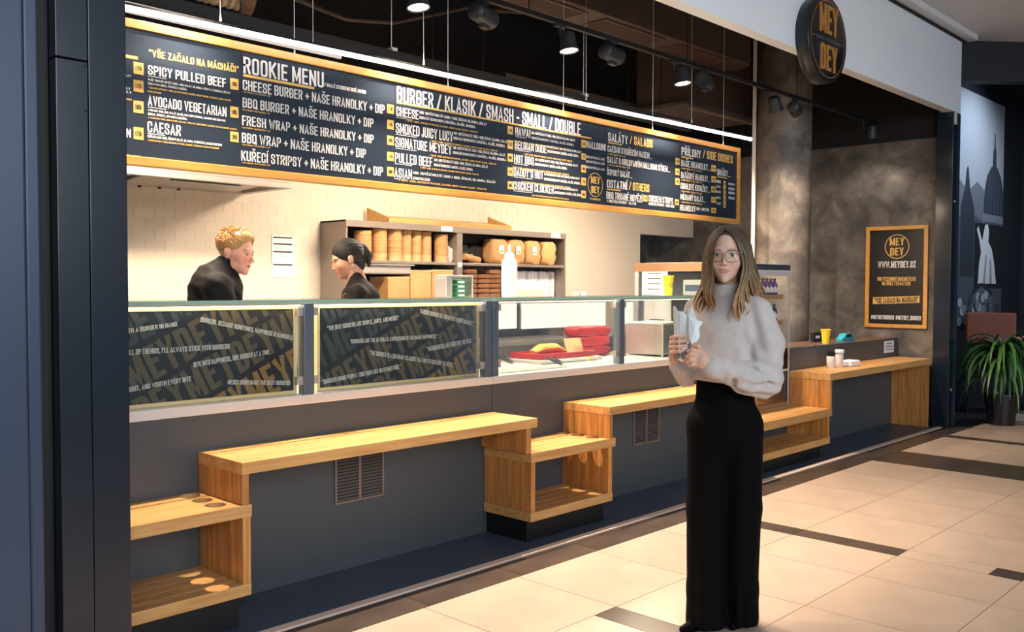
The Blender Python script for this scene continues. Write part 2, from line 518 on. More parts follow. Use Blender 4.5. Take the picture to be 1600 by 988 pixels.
# ---------------------------------------------------------------- printed texts: (text, x, z, cap height, width, colour)
BOARD_TEXT = [
 ('"VŠE ZAČALO NA MÁCHÁČI"', 1.9, 2.449, 0.032, 0.449, 'g'),
 ('SPICY PULLED BEEF', 1.895, 2.367, 0.043, 0.385, 'w'),
 ('AVOCADO VEGETARIAN', 1.893, 2.227, 0.046, 0.389, 'w'),
 ('CAESAR', 1.89, 2.107, 0.05, 0.159, 'w'),
 ('ROOKIE MENU', 2.374, 2.453, 0.081, 0.469, 'w'),
 ('CHEESE BURGER + NAŠE HRANOLKY + DIP', 2.37, 2.371, 0.05, 0.878, 'w'),
 ('BBQ BURGER + NAŠE HRANOLKY + DIP', 2.368, 2.286, 0.048, 0.801, 'w'),
 ('FRESH WRAP + NAŠE HRANOLKY + DIP', 2.365, 2.199, 0.047, 0.806, 'w'),
 ('BBQ WRAP + NAŠE HRANOLKY + DIP', 2.363, 2.113, 0.049, 0.754, 'w'),
 ('KUŘECÍ STRIPSY + NAŠE HRANOLKY + DIP', 2.359, 2.025, 0.05, 0.876, 'w'),
 ('/ MALÉ STUDENTSKÉ MENU', 2.845, 2.463, 0.019, 0.272, 'w'),
 ('NAŠE TRHANÉ HOVĚZÍ 150G, BBQ, SALÁT, SLANINA, KŘUPAVÁ CIBULKA, ČEDAR', 1.895, 2.34, 0.009, 0.406, 'w'),
 ('CIBULOVÁ MAJONÉZA, ČESNEKOVÁ OMÁČKA', 1.894, 2.322, 0.01, 0.186, 'w'),
 ('/ OUR PULLED BEEF 150G, BACON ONION, BACON, CRISP ONION, CHEDDAR, CHILLI SAUCE', 1.894, 2.305, 0.008, 0.413, 'g'),
 ('GARLIC SAUCE', 1.894, 2.288, 0.007, 0.062, 'g'),
 ('AVOKÁDO 150G, BBQ, SALÁT, RAJČE, SALÁTOVÁ OKURKA, MARINOVANÁ ČERVENÁ', 1.893, 2.203, 0.009, 0.384, 'w'),
 ('CIBULE, SÝROVÁ, SÝPANOVÁ OMÁČKA', 1.893, 2.185, 0.01, 0.186, 'w'),
 ('/ AVOCADO 150G, BBQ SAUCE, SALAD, TOMATO, CUCUMBER, MARINATED RED ONION, CHEESE', 1.893, 2.17, 0.007, 0.444, 'g'),
 ('KUŘECÍ MASO 150G, ŘÍMSKÝ SALÁT, SLANINA, PARMEZÁN, CAESAR DRESINK', 1.89, 2.083, 0.011, 0.367, 'w'),
 ('/ CHICKEN MEAT 150G, ROMAINE LETTUCE, BACON, PARMESAN, CAESAR DRESSING', 1.889, 2.067, 0.008, 0.352, 'g'),
 ('/ MALÝ BURGER + MALÉ HRANOLKY + DIP', 2.37, 2.359, 0.006, 0.152, 'g'),
 ('/ MALÝ BURGER + MALÉ HRANOLKY + DIP', 2.364, 2.271, 0.007, 0.157, 'g'),
 ('/ MALÝ BURGER + MALÉ HRANOLKY + DIP', 2.363, 2.184, 0.007, 0.158, 'g'),
 ('/ MALÝ BURGER + MALÉ HRANOLKY + DIP', 2.363, 2.101, 0.006, 0.157, 'g'),
 ('/ MALÝ BURGER + MALÉ HRANOLKY + DIP', 2.362, 2.013, 0.007, 0.158, 'g'),
 ('N', 1.793, 2.072, 0.039, 0.021, 'w'),
 ('JALAPEŇO KRUPAVÁ CIBULE SALÁT', 1.58, 2.341, 0.009, 0.237, 'w'),
 ('RAJČE, SLANINA, SALÁT', 1.58, 2.284, 0.009, 0.234, 'w'),
 ('CIBULKA, SALÁT', 1.623, 2.268, 0.009, 0.197, 'w'),
 ('/ ONION, JALAPENO', 1.623, 2.238, 0.007, 0.196, 'g'),
 ('/ SALAD, TOMATO, EGG, ACHIEVED ONION', 1.576, 1.989, 0.007, 0.279, 'g'),
 ('BURGER / KLASIK / SMASH - SMALL / DOUBLE', 3.335, 2.454, 0.088, 1.628, 'w'),
 ('CHEESE', 3.33, 2.372, 0.054, 0.165, 'w'),
 ('SMOKED JUICY LUCY', 3.327, 2.276, 0.059, 0.438, 'w'),
 ('SIGNATURE MEYDEY', 3.323, 2.198, 0.056, 0.429, 'w'),
 ('PULLED BEEF', 3.32, 2.11, 0.056, 0.281, 'w'),
 ('ASIAN', 3.316, 2.025, 0.056, 0.13, 'w'),
 ('HAWAI', 4.306, 2.38, 0.051, 0.142, 'w'),
 ('BELGIAN DUDE', 4.302, 2.295, 0.052, 0.306, 'w'),
 ('HOT BBQ', 4.296, 2.205, 0.052, 0.187, 'w'),
 ("DADDY'S HOT", 4.292, 2.121, 0.052, 0.283, 'w'),
 ('CHICKEN CLUCKER', 4.288, 2.032, 0.054, 0.397, 'w'),
 ('HALLOUMI', 5.027, 2.379, 0.048, 0.217, 'w'),
 ('SALÁTY', 5.27, 2.455, 0.061, 0.235, 'w'),
 ('CAESAR S KUŘECÍM MASEM...', 5.266, 2.378, 0.046, 0.547, 'w'),
 ('SALÁT S GRILOVANÝM HALLOUMI SÝREM...', 5.264, 2.3, 0.045, 0.792, 'w'),
 ('ŠOPSKÝ SALÁT...', 5.259, 2.212, 0.043, 0.306, 'w'),
 ('OSTATNÍ', 5.26, 2.121, 0.058, 0.243, 'w'),
 ('BBQ TRHANÉ HOVĚZÍ', 5.256, 2.043, 0.05, 0.434, 'w'),
 ('CHICKEN STRIPS', 5.773, 2.056, 0.049, 0.326, 'w'),
 ('PŘÍLOHY', 6.213, 2.452, 0.063, 0.279, 'w'),
 ('NAŠE HRANOLKY...', 6.208, 2.365, 0.05, 0.437, 'w'),
 ('BATÁTOVÉ HRANOLKY...', 6.21, 2.271, 0.049, 0.426, 'w'),
 ('CIBULOVÉ KROUŽKY...', 6.204, 2.186, 0.048, 0.434, 'w'),
 ('MÍCHANÝ SALÁT...', 6.203, 2.1, 0.046, 0.366, 'w'),
 ('HRANOLKY', 6.198, 2.014, 0.047, 0.224, 'w'),
 ('OMÁČKY...', 6.744, 2.34, 0.053, 0.211, 'w'),
 ('/ SALADS', 5.528, 2.462, 0.063, 0.29, 'g'),
 ('/ OTHERS', 5.524, 2.125, 0.059, 0.257, 'g'),
 ('/ SIDE DISHES', 6.521, 2.459, 0.066, 0.472, 'g'),
 ('100% HOVĚZÍ MLETÉ 150G / 90G, ČEDAR, SLANINA, SALÁT', 3.502, 2.409, 0.015, 0.546, 'w'),
 ('DOMÁCÍ BURGEROVÁ OMÁČKA, RAJČE, OKURKA', 3.502, 2.38, 0.015, 0.448, 'w'),
 ('/ BEEF 150G, CHEDDAR CHEESE, BACON, HOME MADE SAUCE, TOMATO', 3.398, 2.353, 0.009, 0.57, 'g'),
 ('100% HOVĚZÍ MLETÉ 150G / 90G, ČEDAR, SLANINA, SALÁT', 3.769, 2.321, 0.016, 0.462, 'w'),
 ('DOMÁCÍ BURGEROVÁ OMÁČKA, RAJČE, OKURKA', 3.769, 2.292, 0.016, 0.441, 'w'),
 ('/ BEEF 150G, CHEDDAR CHEESE, BACON, HOME MADE SAUCE, TOMATO', 3.585, 2.257, 0.01, 0.562, 'g'),
 ('100% HOVĚZÍ MLETÉ 150G / 90G, ČEDAR, SLANINA, SALÁT', 3.764, 2.235, 0.015, 0.45, 'w'),
 ('DOMÁCÍ BURGEROVÁ OMÁČKA, RAJČE, OKURKA', 3.764, 2.206, 0.015, 0.457, 'w'),
 ('/ BEEF 150G, CHEDDAR CHEESE, BACON, HOME MADE SAUCE, TOMATO', 3.58, 2.173, 0.01, 0.551, 'g'),
 ('100% HOVĚZÍ MLETÉ 150G / 90G, ČEDAR, SLANINA, SALÁT', 3.614, 2.147, 0.015, 0.445, 'w'),
 ('DOMÁCÍ BURGEROVÁ OMÁČKA, RAJČE, OKURKA', 3.614, 2.118, 0.015, 0.315, 'w'),
 ('/ BEEF 150G, CHEDDAR CHEESE, BACON, HOME MADE SAUCE, TOMATO', 3.507, 2.095, 0.009, 0.472, 'g'),
 ('100% HOVĚZÍ MLETÉ 150G / 90G, ČEDAR, SLANINA, SALÁT', 3.453, 2.058, 0.014, 0.674, 'w'),
 ('DOMÁCÍ BURGEROVÁ OMÁČKA, RAJČE, OKURKA', 3.453, 2.026, 0.015, 0.131, 'w'),
 ('/ BEEF 150G, CHEDDAR CHEESE, BACON, HOME MADE SAUCE, TOMATO', 3.35, 2.009, 0.01, 0.696, 'g'),
 ('100% HOVĚZÍ MLETÉ 150G / 90G, ČEDAR, SLANINA, SALÁT', 4.459, 2.407, 0.015, 0.443, 'w'),
 ('DOMÁCÍ BURGEROVÁ OMÁČKA, RAJČE, OKURKA', 4.46, 2.375, 0.015, 0.428, 'w'),
 ('/ BEEF 150G, CHEDDAR CHEESE, BACON, HOME MADE SAUCE, TOMATO', 4.242, 2.334, 0.01, 0.563, 'g'),
 ('100% HOVĚZÍ MLETÉ 150G / 90G, ČEDAR, SLANINA, SALÁT', 4.615, 2.334, 0.015, 0.356, 'w'),
 ('DOMÁCÍ BURGEROVÁ OMÁČKA, RAJČE, OKURKA', 4.615, 2.304, 0.016, 0.326, 'w'),
 ('/ BEEF 150G, CHEDDAR CHEESE, BACON, HOME MADE SAUCE, TOMATO', 4.389, 2.264, 0.01, 0.483, 'g'),
 ('100% HOVĚZÍ MLETÉ 150G / 90G, ČEDAR, SLANINA, SALÁT', 4.494, 2.237, 0.015, 0.44, 'w'),
 ('DOMÁCÍ BURGEROVÁ OMÁČKA, RAJČE, OKURKA', 4.494, 2.207, 0.015, 0.324, 'w'),
 ('/ BEEF 150G, CHEDDAR CHEESE, BACON, HOME MADE SAUCE, TOMATO', 4.274, 2.169, 0.011, 0.562, 'g'),
 ('100% HOVĚZÍ MLETÉ 150G / 90G, ČEDAR, SLANINA, SALÁT', 4.586, 2.15, 0.015, 0.367, 'w'),
 ('DOMÁCÍ BURGEROVÁ OMÁČKA, RAJČE, OKURKA', 4.586, 2.117, 0.016, 0.374, 'w'),
 ('/ BEEF 150G, CHEDDAR CHEESE, BACON, HOME MADE SAUCE, TOMATO', 4.362, 2.082, 0.011, 0.492, 'g'),
 ('100% HOVĚZÍ MLETÉ 150G / 90G, ČEDAR, SLANINA, SALÁT', 4.692, 2.069, 0.015, 0.244, 'w'),
 ('DOMÁCÍ BURGEROVÁ OMÁČKA, RAJČE, OKURKA', 4.692, 2.036, 0.016, 0.282, 'w'),
 ('/ BEEF 150G, CHEDDAR CHEESE, BACON, HOME MADE SAUCE, TOMATO', 4.462, 2.003, 0.01, 0.375, 'g'),
 ('GRILOVANÝ SÝR, SALÁT, RAJČE', 5.022, 2.31, 0.015, 0.209, 'w'),
 ('GRILOVANÝ SÝR, SALÁT, RAJČE', 5.023, 2.278, 0.015, 0.209, 'w'),
 ('GRILOVANÝ SÝR, SALÁT, RAJČE', 5.023, 2.238, 0.015, 0.209, 'w'),
 ('/ CAESAR SALAD', 5.266, 2.358, 0.01, 0.212, 'g'),
 ('/ HALLOUMI SALAD', 5.264, 2.28, 0.01, 0.272, 'g'),
 ('/ BBQ PULLED BEEF - SLAWN', 5.262, 2.017, 0.02, 0.349, 'w'),
 ('KUŘECÍ STRIPS - BBQ SOS', 5.774, 2.03, 0.02, 0.342, 'w'),
 ('/ OUR FRIES, SWEET POTATO', 6.208, 2.344, 0.01, 0.304, 'g'),
 ('/ OUR FRIES, SWEET POTATO', 6.21, 2.252, 0.011, 0.304, 'g'),
 ('/ OUR FRIES, SWEET POTATO', 6.211, 2.163, 0.011, 0.304, 'g'),
 ('/ OUR FRIES, SWEET POTATO', 6.213, 2.077, 0.011, 0.304, 'g'),
 ('150G - LARGE 220G', 6.432, 2.032, 0.022, 0.192, 'w'),
 ('BBQ', 6.734, 2.279, 0.021, 0.066, 'w'),
 ('SALSA', 6.735, 2.237, 0.021, 0.065, 'w'),
 ('MAYO', 6.736, 2.193, 0.021, 0.065, 'w'),
 ('CHILLI', 6.737, 2.145, 0.021, 0.065, 'w'),
 ('TATAR', 6.738, 2.097, 0.021, 0.065, 'w'),
 ('CHEDDAR', 6.926, 2.274, 0.019, 0.099, 'w'),
 ('CHEDDAR', 6.927, 2.234, 0.02, 0.099, 'w'),
 ('CHEDDAR', 6.928, 2.199, 0.02, 0.099, 'w'),
 ('CHEDDAR', 6.929, 2.156, 0.02, 0.098, 'w'),
]
PRICE_TAGS = [(1.829, 2.36, 0.046, 0.053), (1.828, 2.281, 0.046, 0.052), (1.827, 2.187, 0.046, 0.054), (1.826, 2.068, 0.046, 0.055), (2.303, 2.365, 0.044, 0.053), (2.302, 2.229, 0.044, 0.053), (2.301, 2.111, 0.045, 0.05), (3.265, 2.38, 0.048, 0.051), (3.265, 2.292, 0.048, 0.052), (3.265, 2.204, 0.048, 0.052), (3.265, 2.115, 0.048, 0.05), (3.265, 2.029, 0.048, 0.052), (4.235, 2.38, 0.049, 0.051), (4.235, 2.288, 0.05, 0.055), (4.236, 2.207, 0.049, 0.051), (4.236, 2.116, 0.049, 0.054), (4.237, 2.031, 0.049, 0.051), (4.971, 2.376, 0.051, 0.052), (4.972, 2.293, 0.05, 0.043), (4.972, 2.204, 0.051, 0.052), (4.973, 2.115, 0.051, 0.053), (4.974, 2.027, 0.051, 0.052), (6.127, 2.37, 0.058, 0.051), (6.128, 2.289, 0.058, 0.051), (6.129, 2.213, 0.059, 0.051), (6.653, 2.364, 0.072, 0.053), (6.655, 2.275, 0.072, 0.051), (6.656, 2.193, 0.072, 0.049), (6.658, 2.107, 0.072, 0.048), (6.66, 2.023, 0.072, 0.042), (5.699, 2.053, 0.059, 0.047), (6.125, 2.053, 0.056, 0.045), (6.845, 2.251, 0.04, 0.051), (6.846, 2.205, 0.04, 0.046), (6.846, 2.162, 0.041, 0.047), (6.847, 2.119, 0.041, 0.047), (6.848, 2.077, 0.041, 0.039)]
GOLD_LINES = [(2.373, 2.436, 0.411, 0.013), (3.332, 2.445, 1.751, 0.01), (1.795, 2.424, 0.054, 0.014), (5.27, 2.44, 0.167, 0.008), (5.261, 2.106, 0.164, 0.009), (6.213, 2.433, 0.167, 0.01), (6.744, 2.324, 0.158, 0.008)]
WHITE_LINES = [(1.895, 2.359, 0.086, 0.003), (1.893, 2.219, 0.087, 0.003), (1.89, 2.099, 0.083, 0.004), (3.33, 2.364, 0.116, 0.002), (3.327, 2.268, 0.154, 0.003), (3.323, 2.19, 0.158, 0.002), (3.32, 2.102, 0.126, 0.003), (3.316, 2.017, 0.087, 0.003), (4.306, 2.371, 0.102, 0.003), (4.302, 2.286, 0.147, 0.003), (4.296, 2.197, 0.131, 0.003), (4.292, 2.112, 0.18, 0.003), (4.288, 2.023, 0.185, 0.003)]
SEAMS = [2.36, 3.322, 4.295, 5.248, 6.176]
BOARD_LOGO = (5.128, 2.129, 0.07799999999999985)
SLOGANS_A = [('SMILE, IT WILL START WITH A BURGER IN HAND', 1.412, 1.188, 1.871, 1.237, 0.019), ('BURGERS. BECAUSE SOMETIMES, HAPPINESS IS HANDHELD', 1.977, 1.254, 2.447, 1.154, 0.021), ("IN A WORLD FULL OF TRENDS, I'LL ALWAYS STICK WITH BURGERS", 1.527, 1.122, 2.118, 1.128, 0.022), ('BITE INTO HAPPINESS, ONE BURGER AT A TIME', 1.946, 1.054, 2.322, 1.093, 0.022), ('GRILLED, SEASONED RIGHT, AND WORTH EVERY BITE', 1.457, 0.949, 1.934, 0.996, 0.021), ('MESSY BUNS MAKE THE BEST BURGERS', 2.107, 0.967, 2.431, 0.939, 0.021)]
SLOGANS_B = [('"THE BEST BURGERS ARE SIMPLE, JUICY, AND MESSY"', 2.647, 1.192, 3.097, 1.235, 0.022), ('"A GOOD BURGER IS WORTH ITS WEIGHT IN GOLD."', 3.24, 1.267, 3.644, 1.186, 0.024), ('"BURGERS ARE THE ULTIMATE EXPRESSION OF CULINARY HAPPINESS."', 2.783, 1.122, 3.369, 1.127, 0.021), ('"HAMBURGERS ARE FOOD FOR THE SOUL."', 3.296, 1.057, 3.644, 1.091, 0.025), ('"THE BURGER IS A CULINARY CLASSIC THAT NEVER GOES OUT OF STYLE."', 2.902, 1.06, 3.499, 0.958, 0.023), ('"BURGERS BRING PEOPLE TOGETHER LIKE NO OTHER FOOD."', 2.617, 0.929, 3.11, 0.976, 0.022)]
POSTER_TEXT = [('WWW.MEYDEY.CZ', 3.956, 1.614, 0.391, 0.068), ('PRO VYZVEDNUTÍ OBJEDNÁVEJTE', 3.96, 1.477, 0.398, 0.041), ('NA ČÍSLE 773 947 526', 3.908, 1.429, 0.291, 0.041), ('"VŠE ZAČALO NA MÁCHÁČI"', 3.984, 1.237, 0.449, 0.058), ('@MEYDEYBURGER  @MEYDEY_BURGER', 4.019, 1.071, 0.515, 0.044)]

# ================================================================ THE SETTING
# ---- mall floor: grid of 0.6 m tiles, dark inlays
floor = struct(MB().box(-3, 16, -3, 3.262, -0.06, -0.008).build('floor', M['grout']))
tag(floor, 'cream tiled mall walkway with dark inlaid strips', 'floor')
TX, TY, PT, PY = 3.23, 3.045, 0.60, 0.594
tile_mesh = {}
def tile(x0, x1, y0, y1, m, name='tile'):
    key = (round(x1 - x0, 3), round(y1 - y0, 3), m)
    g = 0.002
    if key not in tile_mesh:
        w, d = (x1 - x0) / 2 - g, (y1 - y0) / 2 - g
        me = MB().box(-w, w, -d, d, -0.02, 0.0).mesh('tile')
        me.materials.append(M[m])
        tile_mesh[key] = me
    o = bpy.data.objects.new(name, tile_mesh[key])
    o.location = ((x0 + x1) / 2, (y0 + y1) / 2, 0)
    return link(o, floor)
far_tiles = MB()
def big_tile(i, j):
    x0, x1 = TX + PT * i, TX + PT * (i + 1)
    y1, y0 = TY - PY * j, TY - PY * (j + 1)
    if i == 7:
        tile(x0, x1, y0, y1, 'tile_dark'); return
    strip = (i == 2 and j in (0, 1)) or (i == -1 and j in (1,)) or (i == 9 and j < 3)
    insert = (i == 2 and j == 2)
    if strip:
        tile(x0, x1 - .15, y0, y1, 'tile')
        tile(x1 - .15, x1, y0, y1, 'tile_dark', 'dark_inlay_tile')
    elif insert:
        tile(x0, x1 - .15, y0, y1, 'tile')
        tile(x1 - .15, x1, y0, y0 + .15, 'tile_dark', 'dark_inlay_tile')
        tile(x1 - .15, x1, y0 + .15, y1, 'tile')
    else:
        tile(x0, x1, y0, y1, 'tile')
for i in range(-4, 16):
    for j in range(0, 7):
        if TX + PT * i - (TY - PY * j) < -2.6: continue
        if j > 4 and i > 6: continue
        big_tile(i, j)
for i in range(-5, 12):
    x0 = TX - .565 + PT * i
    tile(x0, x0 + PT, TY, 3.25, 'tile_dark', 'border_tile')
trim1 = struct(box('trim_1', -1, 9.9, 3.255, 3.305, -0.01, 0.006, M['metal_trim'], None, 0.002))
floor_shop = struct(box('floor_shop', -1, 9.9, 3.305, 6.3, -0.05, 0.0, M['resin']))
floor_next = struct(box('floor_next_shop', 9.9, 16, 3.045, 8, -0.05, -0.001, mat('neighbour_floor', (34, 34, 38), 0.4)))

# ---- back wall of the kitchen: cream bond tiles
BW = 6.25
wall_back = struct(MB().box(0.2, 9.745, BW, BW + .12, 2.01, 2.9).box(0.2, 8.645, BW, BW + .12, 0, 2.01).build('wall_back', M['wall_grout']))
TW, TH = 0.15, 0.075
def wt_mesh(w, name='wall_tile'):
    g = 0.0011
    me = MB().box(-w / 2 + g, w / 2 - g, -0.0022, 0, -TH / 2 + g, TH / 2 - g).mesh(name)
    me.materials.append(M['wall_tile'])
    return me
wt_full = wt_mesh(TW)
rest = MB()
cands = []
row = 0
z = 1.2
while z < 2.88:
    x = 0.3 + (TW / 2 if row % 2 else 0)
    while x < 9.6:
        ok = z + TH > 2.05 or x + TW < 8.64
        if ok:
            cands.append((x, z))
        x += TW
    z += TH; row += 1
def seen(x, z):
    if not (2.75 < x < 6.6 and 1.30 < z < 2.24): return False
    if x < 3.6 and z > 2.06: return False
    if x > 4.6 and z < 1.88: return False
    if x < 3.9 and z < 1.36: return False
    if 3.85 < x < 4.02 and 1.46 < z < 1.72: return False
    return True
near = sorted([c for c in cands if seen(*c)], key=lambda c: c[0])[:300]
nearset = set(near)
for x, z in near:
    o = bpy.data.objects.new('wall_tile', wt_full)
    o.location = (x + TW / 2, BW, z + TH / 2)
    link(o, wall_back)
for x, z in cands:
    if (x, z) not in nearset:
        g = .0011
        rest.box(x + g, x + TW - g, BW - .0022, BW, z + g, z + TH - g)
ro = rest.build('remaining_wall_tiles', M['wall_tile'], wall_back)
ro['kind'] = 'stuff'

# ---- end wall of mottled plaster (poster hangs here) and its return behind the opening
def plaster(name):
    m = bpy.data.materials.new(name); m.use_nodes = True
    nt = m.node_tree; b = nt.nodes['Principled BSDF']
    tc = nt.nodes.new('ShaderNodeTexCoord')
    n1 = nt.nodes.new('ShaderNodeTexNoise'); n1.inputs['Scale'].default_value = 1.1; n1.inputs['Detail'].default_value = 8; n1.inputs['Distortion'].default_value = 1.2
    n2 = nt.nodes.new('ShaderNodeTexNoise'); n2.inputs['Scale'].default_value = 4.2; n2.inputs['Detail'].default_value = 12; n2.inputs['Roughness'].default_value = .62; n2.inputs['Distortion'].default_value = .5
    for n in (n1, n2): nt.links.new(tc.outputs['Object'], n.inputs['Vector'])
    mx = nt.nodes.new('ShaderNodeMath'); mx.operation = 'MULTIPLY_ADD'; mx.inputs[1].default_value = .55
    nt.links.new(n2.outputs['Fac'], mx.inputs[0])
    ml = nt.nodes.new('ShaderNodeMath'); ml.operation = 'MULTIPLY'; ml.inputs[1].default_value = .5
    nt.links.new(n1.outputs['Fac'], ml.inputs[0]); nt.links.new(ml.outputs[0], mx.inputs[2])
    rp = nt.nodes.new('ShaderNodeValToRGB')
    e = rp.color_ramp.elements
    e[0].position = .40; e[0].color = lin((62, 58, 55))
    e[1].position = .67; e[1].color = lin((138, 128, 117))
    k = e.new(.52); k.color = lin((94, 87, 80))
    nt.links.new(mx.outputs[0], rp.inputs[0]); nt.links.new(rp.outputs[0], b.inputs['Base Color'])
    b.inputs['Roughness'].default_value = .55
    bu = nt.nodes.new('ShaderNodeBump'); bu.inputs['Strength'].default_value = .25; bu.inputs['Distance'].default_value = .01
    nt.links.new(n2.outputs['Fac'], bu.inputs['Height']); nt.links.new(bu.outputs[0], b.inputs['Normal'])
    return m
M['plaster'] = plaster('mottled_plaster')
wall_right = struct(box('wall_right', 9.745, 9.9, 3.36, 7.6, 0, 2.93, M['plaster']))
wall_recess = struct(box('wall_recess', 8.3, 9.745, 7.5, 7.6, 0, 2.3, M['plaster']))
wall_left = struct(box('wall_left', 0.1, 0.2, 3.36, 6.37, 0, 3.6, M['anthracite']))

# ---- round plastered column inside the shop
pillar = MB().lathe([(0.262, 0.0), (0.262, 4.2)], (8.52, 4.42, 0), 48).build('concrete_column', M['plaster'], None, smooth=True)
tag(pillar, 'round mottled plaster column standing behind the low grey counter', 'column')
rod = MB().box(8.08, 8.105, 4.50, 4.525, 0.9, 4.2).build('corner_strip', mat('pale_strip', (240, 226, 208), 0.4))
tag(rod, 'thin pale vertical strip running beside the plaster column', 'strip')

# ---- dark ceiling void of the shop
ceil = struct(box('ceiling', 0.0, 9.95, 3.32, 7.6, 4.2, 4.3, M['ceil_dark']))
wall_upper = struct(MB().box(0.2, 9.9, 6.37, 6.42, 2.9, 4.2).box(9.75, 9.85, 3.4, 6.4, 2.93, 4.2).build('wall_upper', M['ceil_dark']))

# ---- shop front: white fascia, left steel pier, right jamb
fascia = box('fascia', 1.0, 9.86, 3.20, 3.30, 3.155, 3.872, M['fascia'], None, 0.004)
struct(fascia); tag(fascia, 'long white fascia panel above the shop opening', 'fascia')
struct(box('trim_2', 1.0, 9.9, 3.19, 3.31, 3.872, 3.95, M['black']))
pier = thing('steel_pier', 'dark blue steel clad pier framing the shop opening', 'pier', (1.2, 3.2, 0))
pier['kind'] = 'structure'
def pl(name, x0, x1, y0, y1, z0, z1, m, bev=.003):
    return box(name, x0 - 1.2, x1 - 1.2, y0 - 3.2, y1 - 3.2, z0, z1, m, pier, bev)
pl('cladding_panel', 1.168, 1.272, 3.2, 3.36, 0, 2.165, M['navy'])
pl('cladding_panel', 1.168, 1.272, 3.2, 3.36, 2.169, 4.0, M['navy'])
pl('cladding_panel', 1.274, 1.402, 3.2, 3.36, 0, 4.0, M['navy'])
pl('shadow_gap', 1.115, 1.168, 3.26, 3.36, 0, 4.0, M['black'])
pl('edge_post', 1.07, 1.115, 3.2, 3.36, 0, 4.0, M['navy2'], .008)
pl('edge_post', 0.96, 1.068, 3.19, 3.36, 0, 4.0, M['navy2'], .008)
for z_ in (2.15, 2.0):
    MB().lathe([(0.004, 0), (0.004, 0.002), (0, 0.003)], (1.262 - 1.2, -0.0005, z_), 10, 'y').build('rivet', M['black'], pier)
jamb = thing('steel_jamb', 'slim navy steel jamb at the far end of the shop front', 'jamb', (9.7, 3.2, 0))
jamb['kind'] = 'structure'
box('post', -.04, .08, 0, .16, 0, 3.16, M['navy'], jamb, .004)
box('post', .09, .20, .01, .16, 0, 3.16, mat('jamb_slate', (44, 60, 82), .32, .2), jamb, .004)
box('bracket', -.02, .03, -.012, 0, 3.03, 3.15, M['steel_lt'], jamb, .002)
for z_ in (.38, 2.27):
    MB().lathe([(0.012, 0), (0.012, 0.006), (0, 0.008)], (.03, 0, z_), 12, 'y').build('rivet', M['steel_lt'], jamb)

# ---- mall ceiling and the dark bulkhead of the next shop
ceil2 = MB().add([(3.0, 3.2, 3.955), (10.10, 3.32, 3.955), (13.2, 0.45, 3.955), (13.2, -1.5, 3.955), (3.0, -1.5, 3.955), (3.0, 3.2, 4.05), (10.10, 3.32, 4.05), (13.2, 0.45, 4.05), (13.2, -1.5, 4.05), (3.0, -1.5, 4.05)],
    [(0, 1, 2, 3, 4), (9, 8, 7, 6, 5), (0, 5, 6, 1), (1, 6, 7, 2), (2, 7, 8, 3), (3, 8, 9, 4), (4, 9, 5, 0)]).build('ceiling_mall', mat('mall_ceiling_plaster', (214, 216, 218), .7))
struct(ceil2)
struct(MB().box(7.6, 10.02, 3.10, 3.19, 3.90, 3.955).build('trim_3', M['white']))
bulk = MB().add([(10.10, 3.32, 3.955), (13.2, 0.45, 3.955), (13.2, 0.45, 3.55), (10.10, 3.32, 3.55), (10.2, 3.45, 3.955), (13.3, 0.58, 3.955), (13.3, 0.58, 3.55), (10.2, 3.45, 3.55)],
    [(0, 1, 2, 3), (7, 6, 5, 4), (0, 4, 5, 1), (1, 5, 6, 2), (2, 6, 7, 3), (3, 7, 4, 0)]).build('wall_bulkhead', mat('bulkhead_navy', (16, 20, 30), .6))
struct(bulk)
nextw = struct(box('wall_next_shop', 9.92, 16, 3.62, 3.72, 0, 4.4, mat('next_shop_wall', (20, 25, 36), .6)))
nextc = struct(box('ceiling_next_shop', 9.92, 16, 2.0, 3.7, 4.3, 4.4, M['ceil_dark']))
wall_far = struct(box('wall_far', 13.6, 13.7, -2, 3.7, 0, 4.4, mat('far_shop_wall', (22, 26, 36), .6)))

# ================================================================ THE SERVICE COUNTER
YW, YF = 3.74, 3.37
counter = thing('service_counter', 'long anthracite service counter with steel sill and glass display top', 'counter', (3.7, YW, 0))
def cbox(name, x0, x1, y0, y1, z0, z1, m, bev=0.0, parent=None):
    o = box(name, x0 - 3.7, x1 - 3.7, y0 - YW, y1 - YW, z0, z1, m, parent or counter, bev)
    return o
for a, b in ((0.9, 3.743), (3.747, 6.09)):
    cbox('front_panel', a, b, YW, YW + .03, 0, .85, M['anthracite'], .002)
    cbox('steel_sill', a, b, YW - .012, YW + .05, .85, .893, M['steel_lt'], .003)
cbox('carcass', 0.9, 6.09, YW + .03, 4.46, 0.0, .86, M['anthracite'])
cbox('steel_deck', 0.9, 6.09, YW + .05, 4.46, .86, .895, M['steel_lt'], .002)
cbox('back_panel', 0.9, 3.74, 4.47, 4.49, .895, 1.33, M['white'], .001)
# posts with clamps, glass fronts, glass top
for k, (a, b) in enumerate(((2.477, 2.533), (3.690, 3.738), (3.745, 3.793), (4.915, 4.998), (6.03, 6.085))):
    if k == 3:
        cbox('post', 4.945, 5.0, YW - .004, YW + .05, .893, 1.33, M['post'], .003)
    else:
        cbox('post', a, b, YW - .004, YW + .05, .893, 1.33, M['post'], .003)
    for zz in (.94, 1.27):
        for s in ((a - .03, a), (b, b + .03)):
            if k == 1 and s[0] >= b: continue
            if k == 2 and s[0] < a: continue
            if k == 3 and s[0] < a: s = (4.915, 4.945)
            if k == 3 and s[0] > a + .05: s = (5.0, 5.03)
            cbox('glass_clamp', s[0], s[1], YW + .006, YW + .034, zz, zz + .04, M['steel'], .002)
for a, b in ((0.9, 2.455), (2.555, 3.668), (3.815, 4.92), (5.02, 6.01)):
    cbox('front_glass', a, b, YW + .016, YW + .024, .897, 1.33, M['glass'])
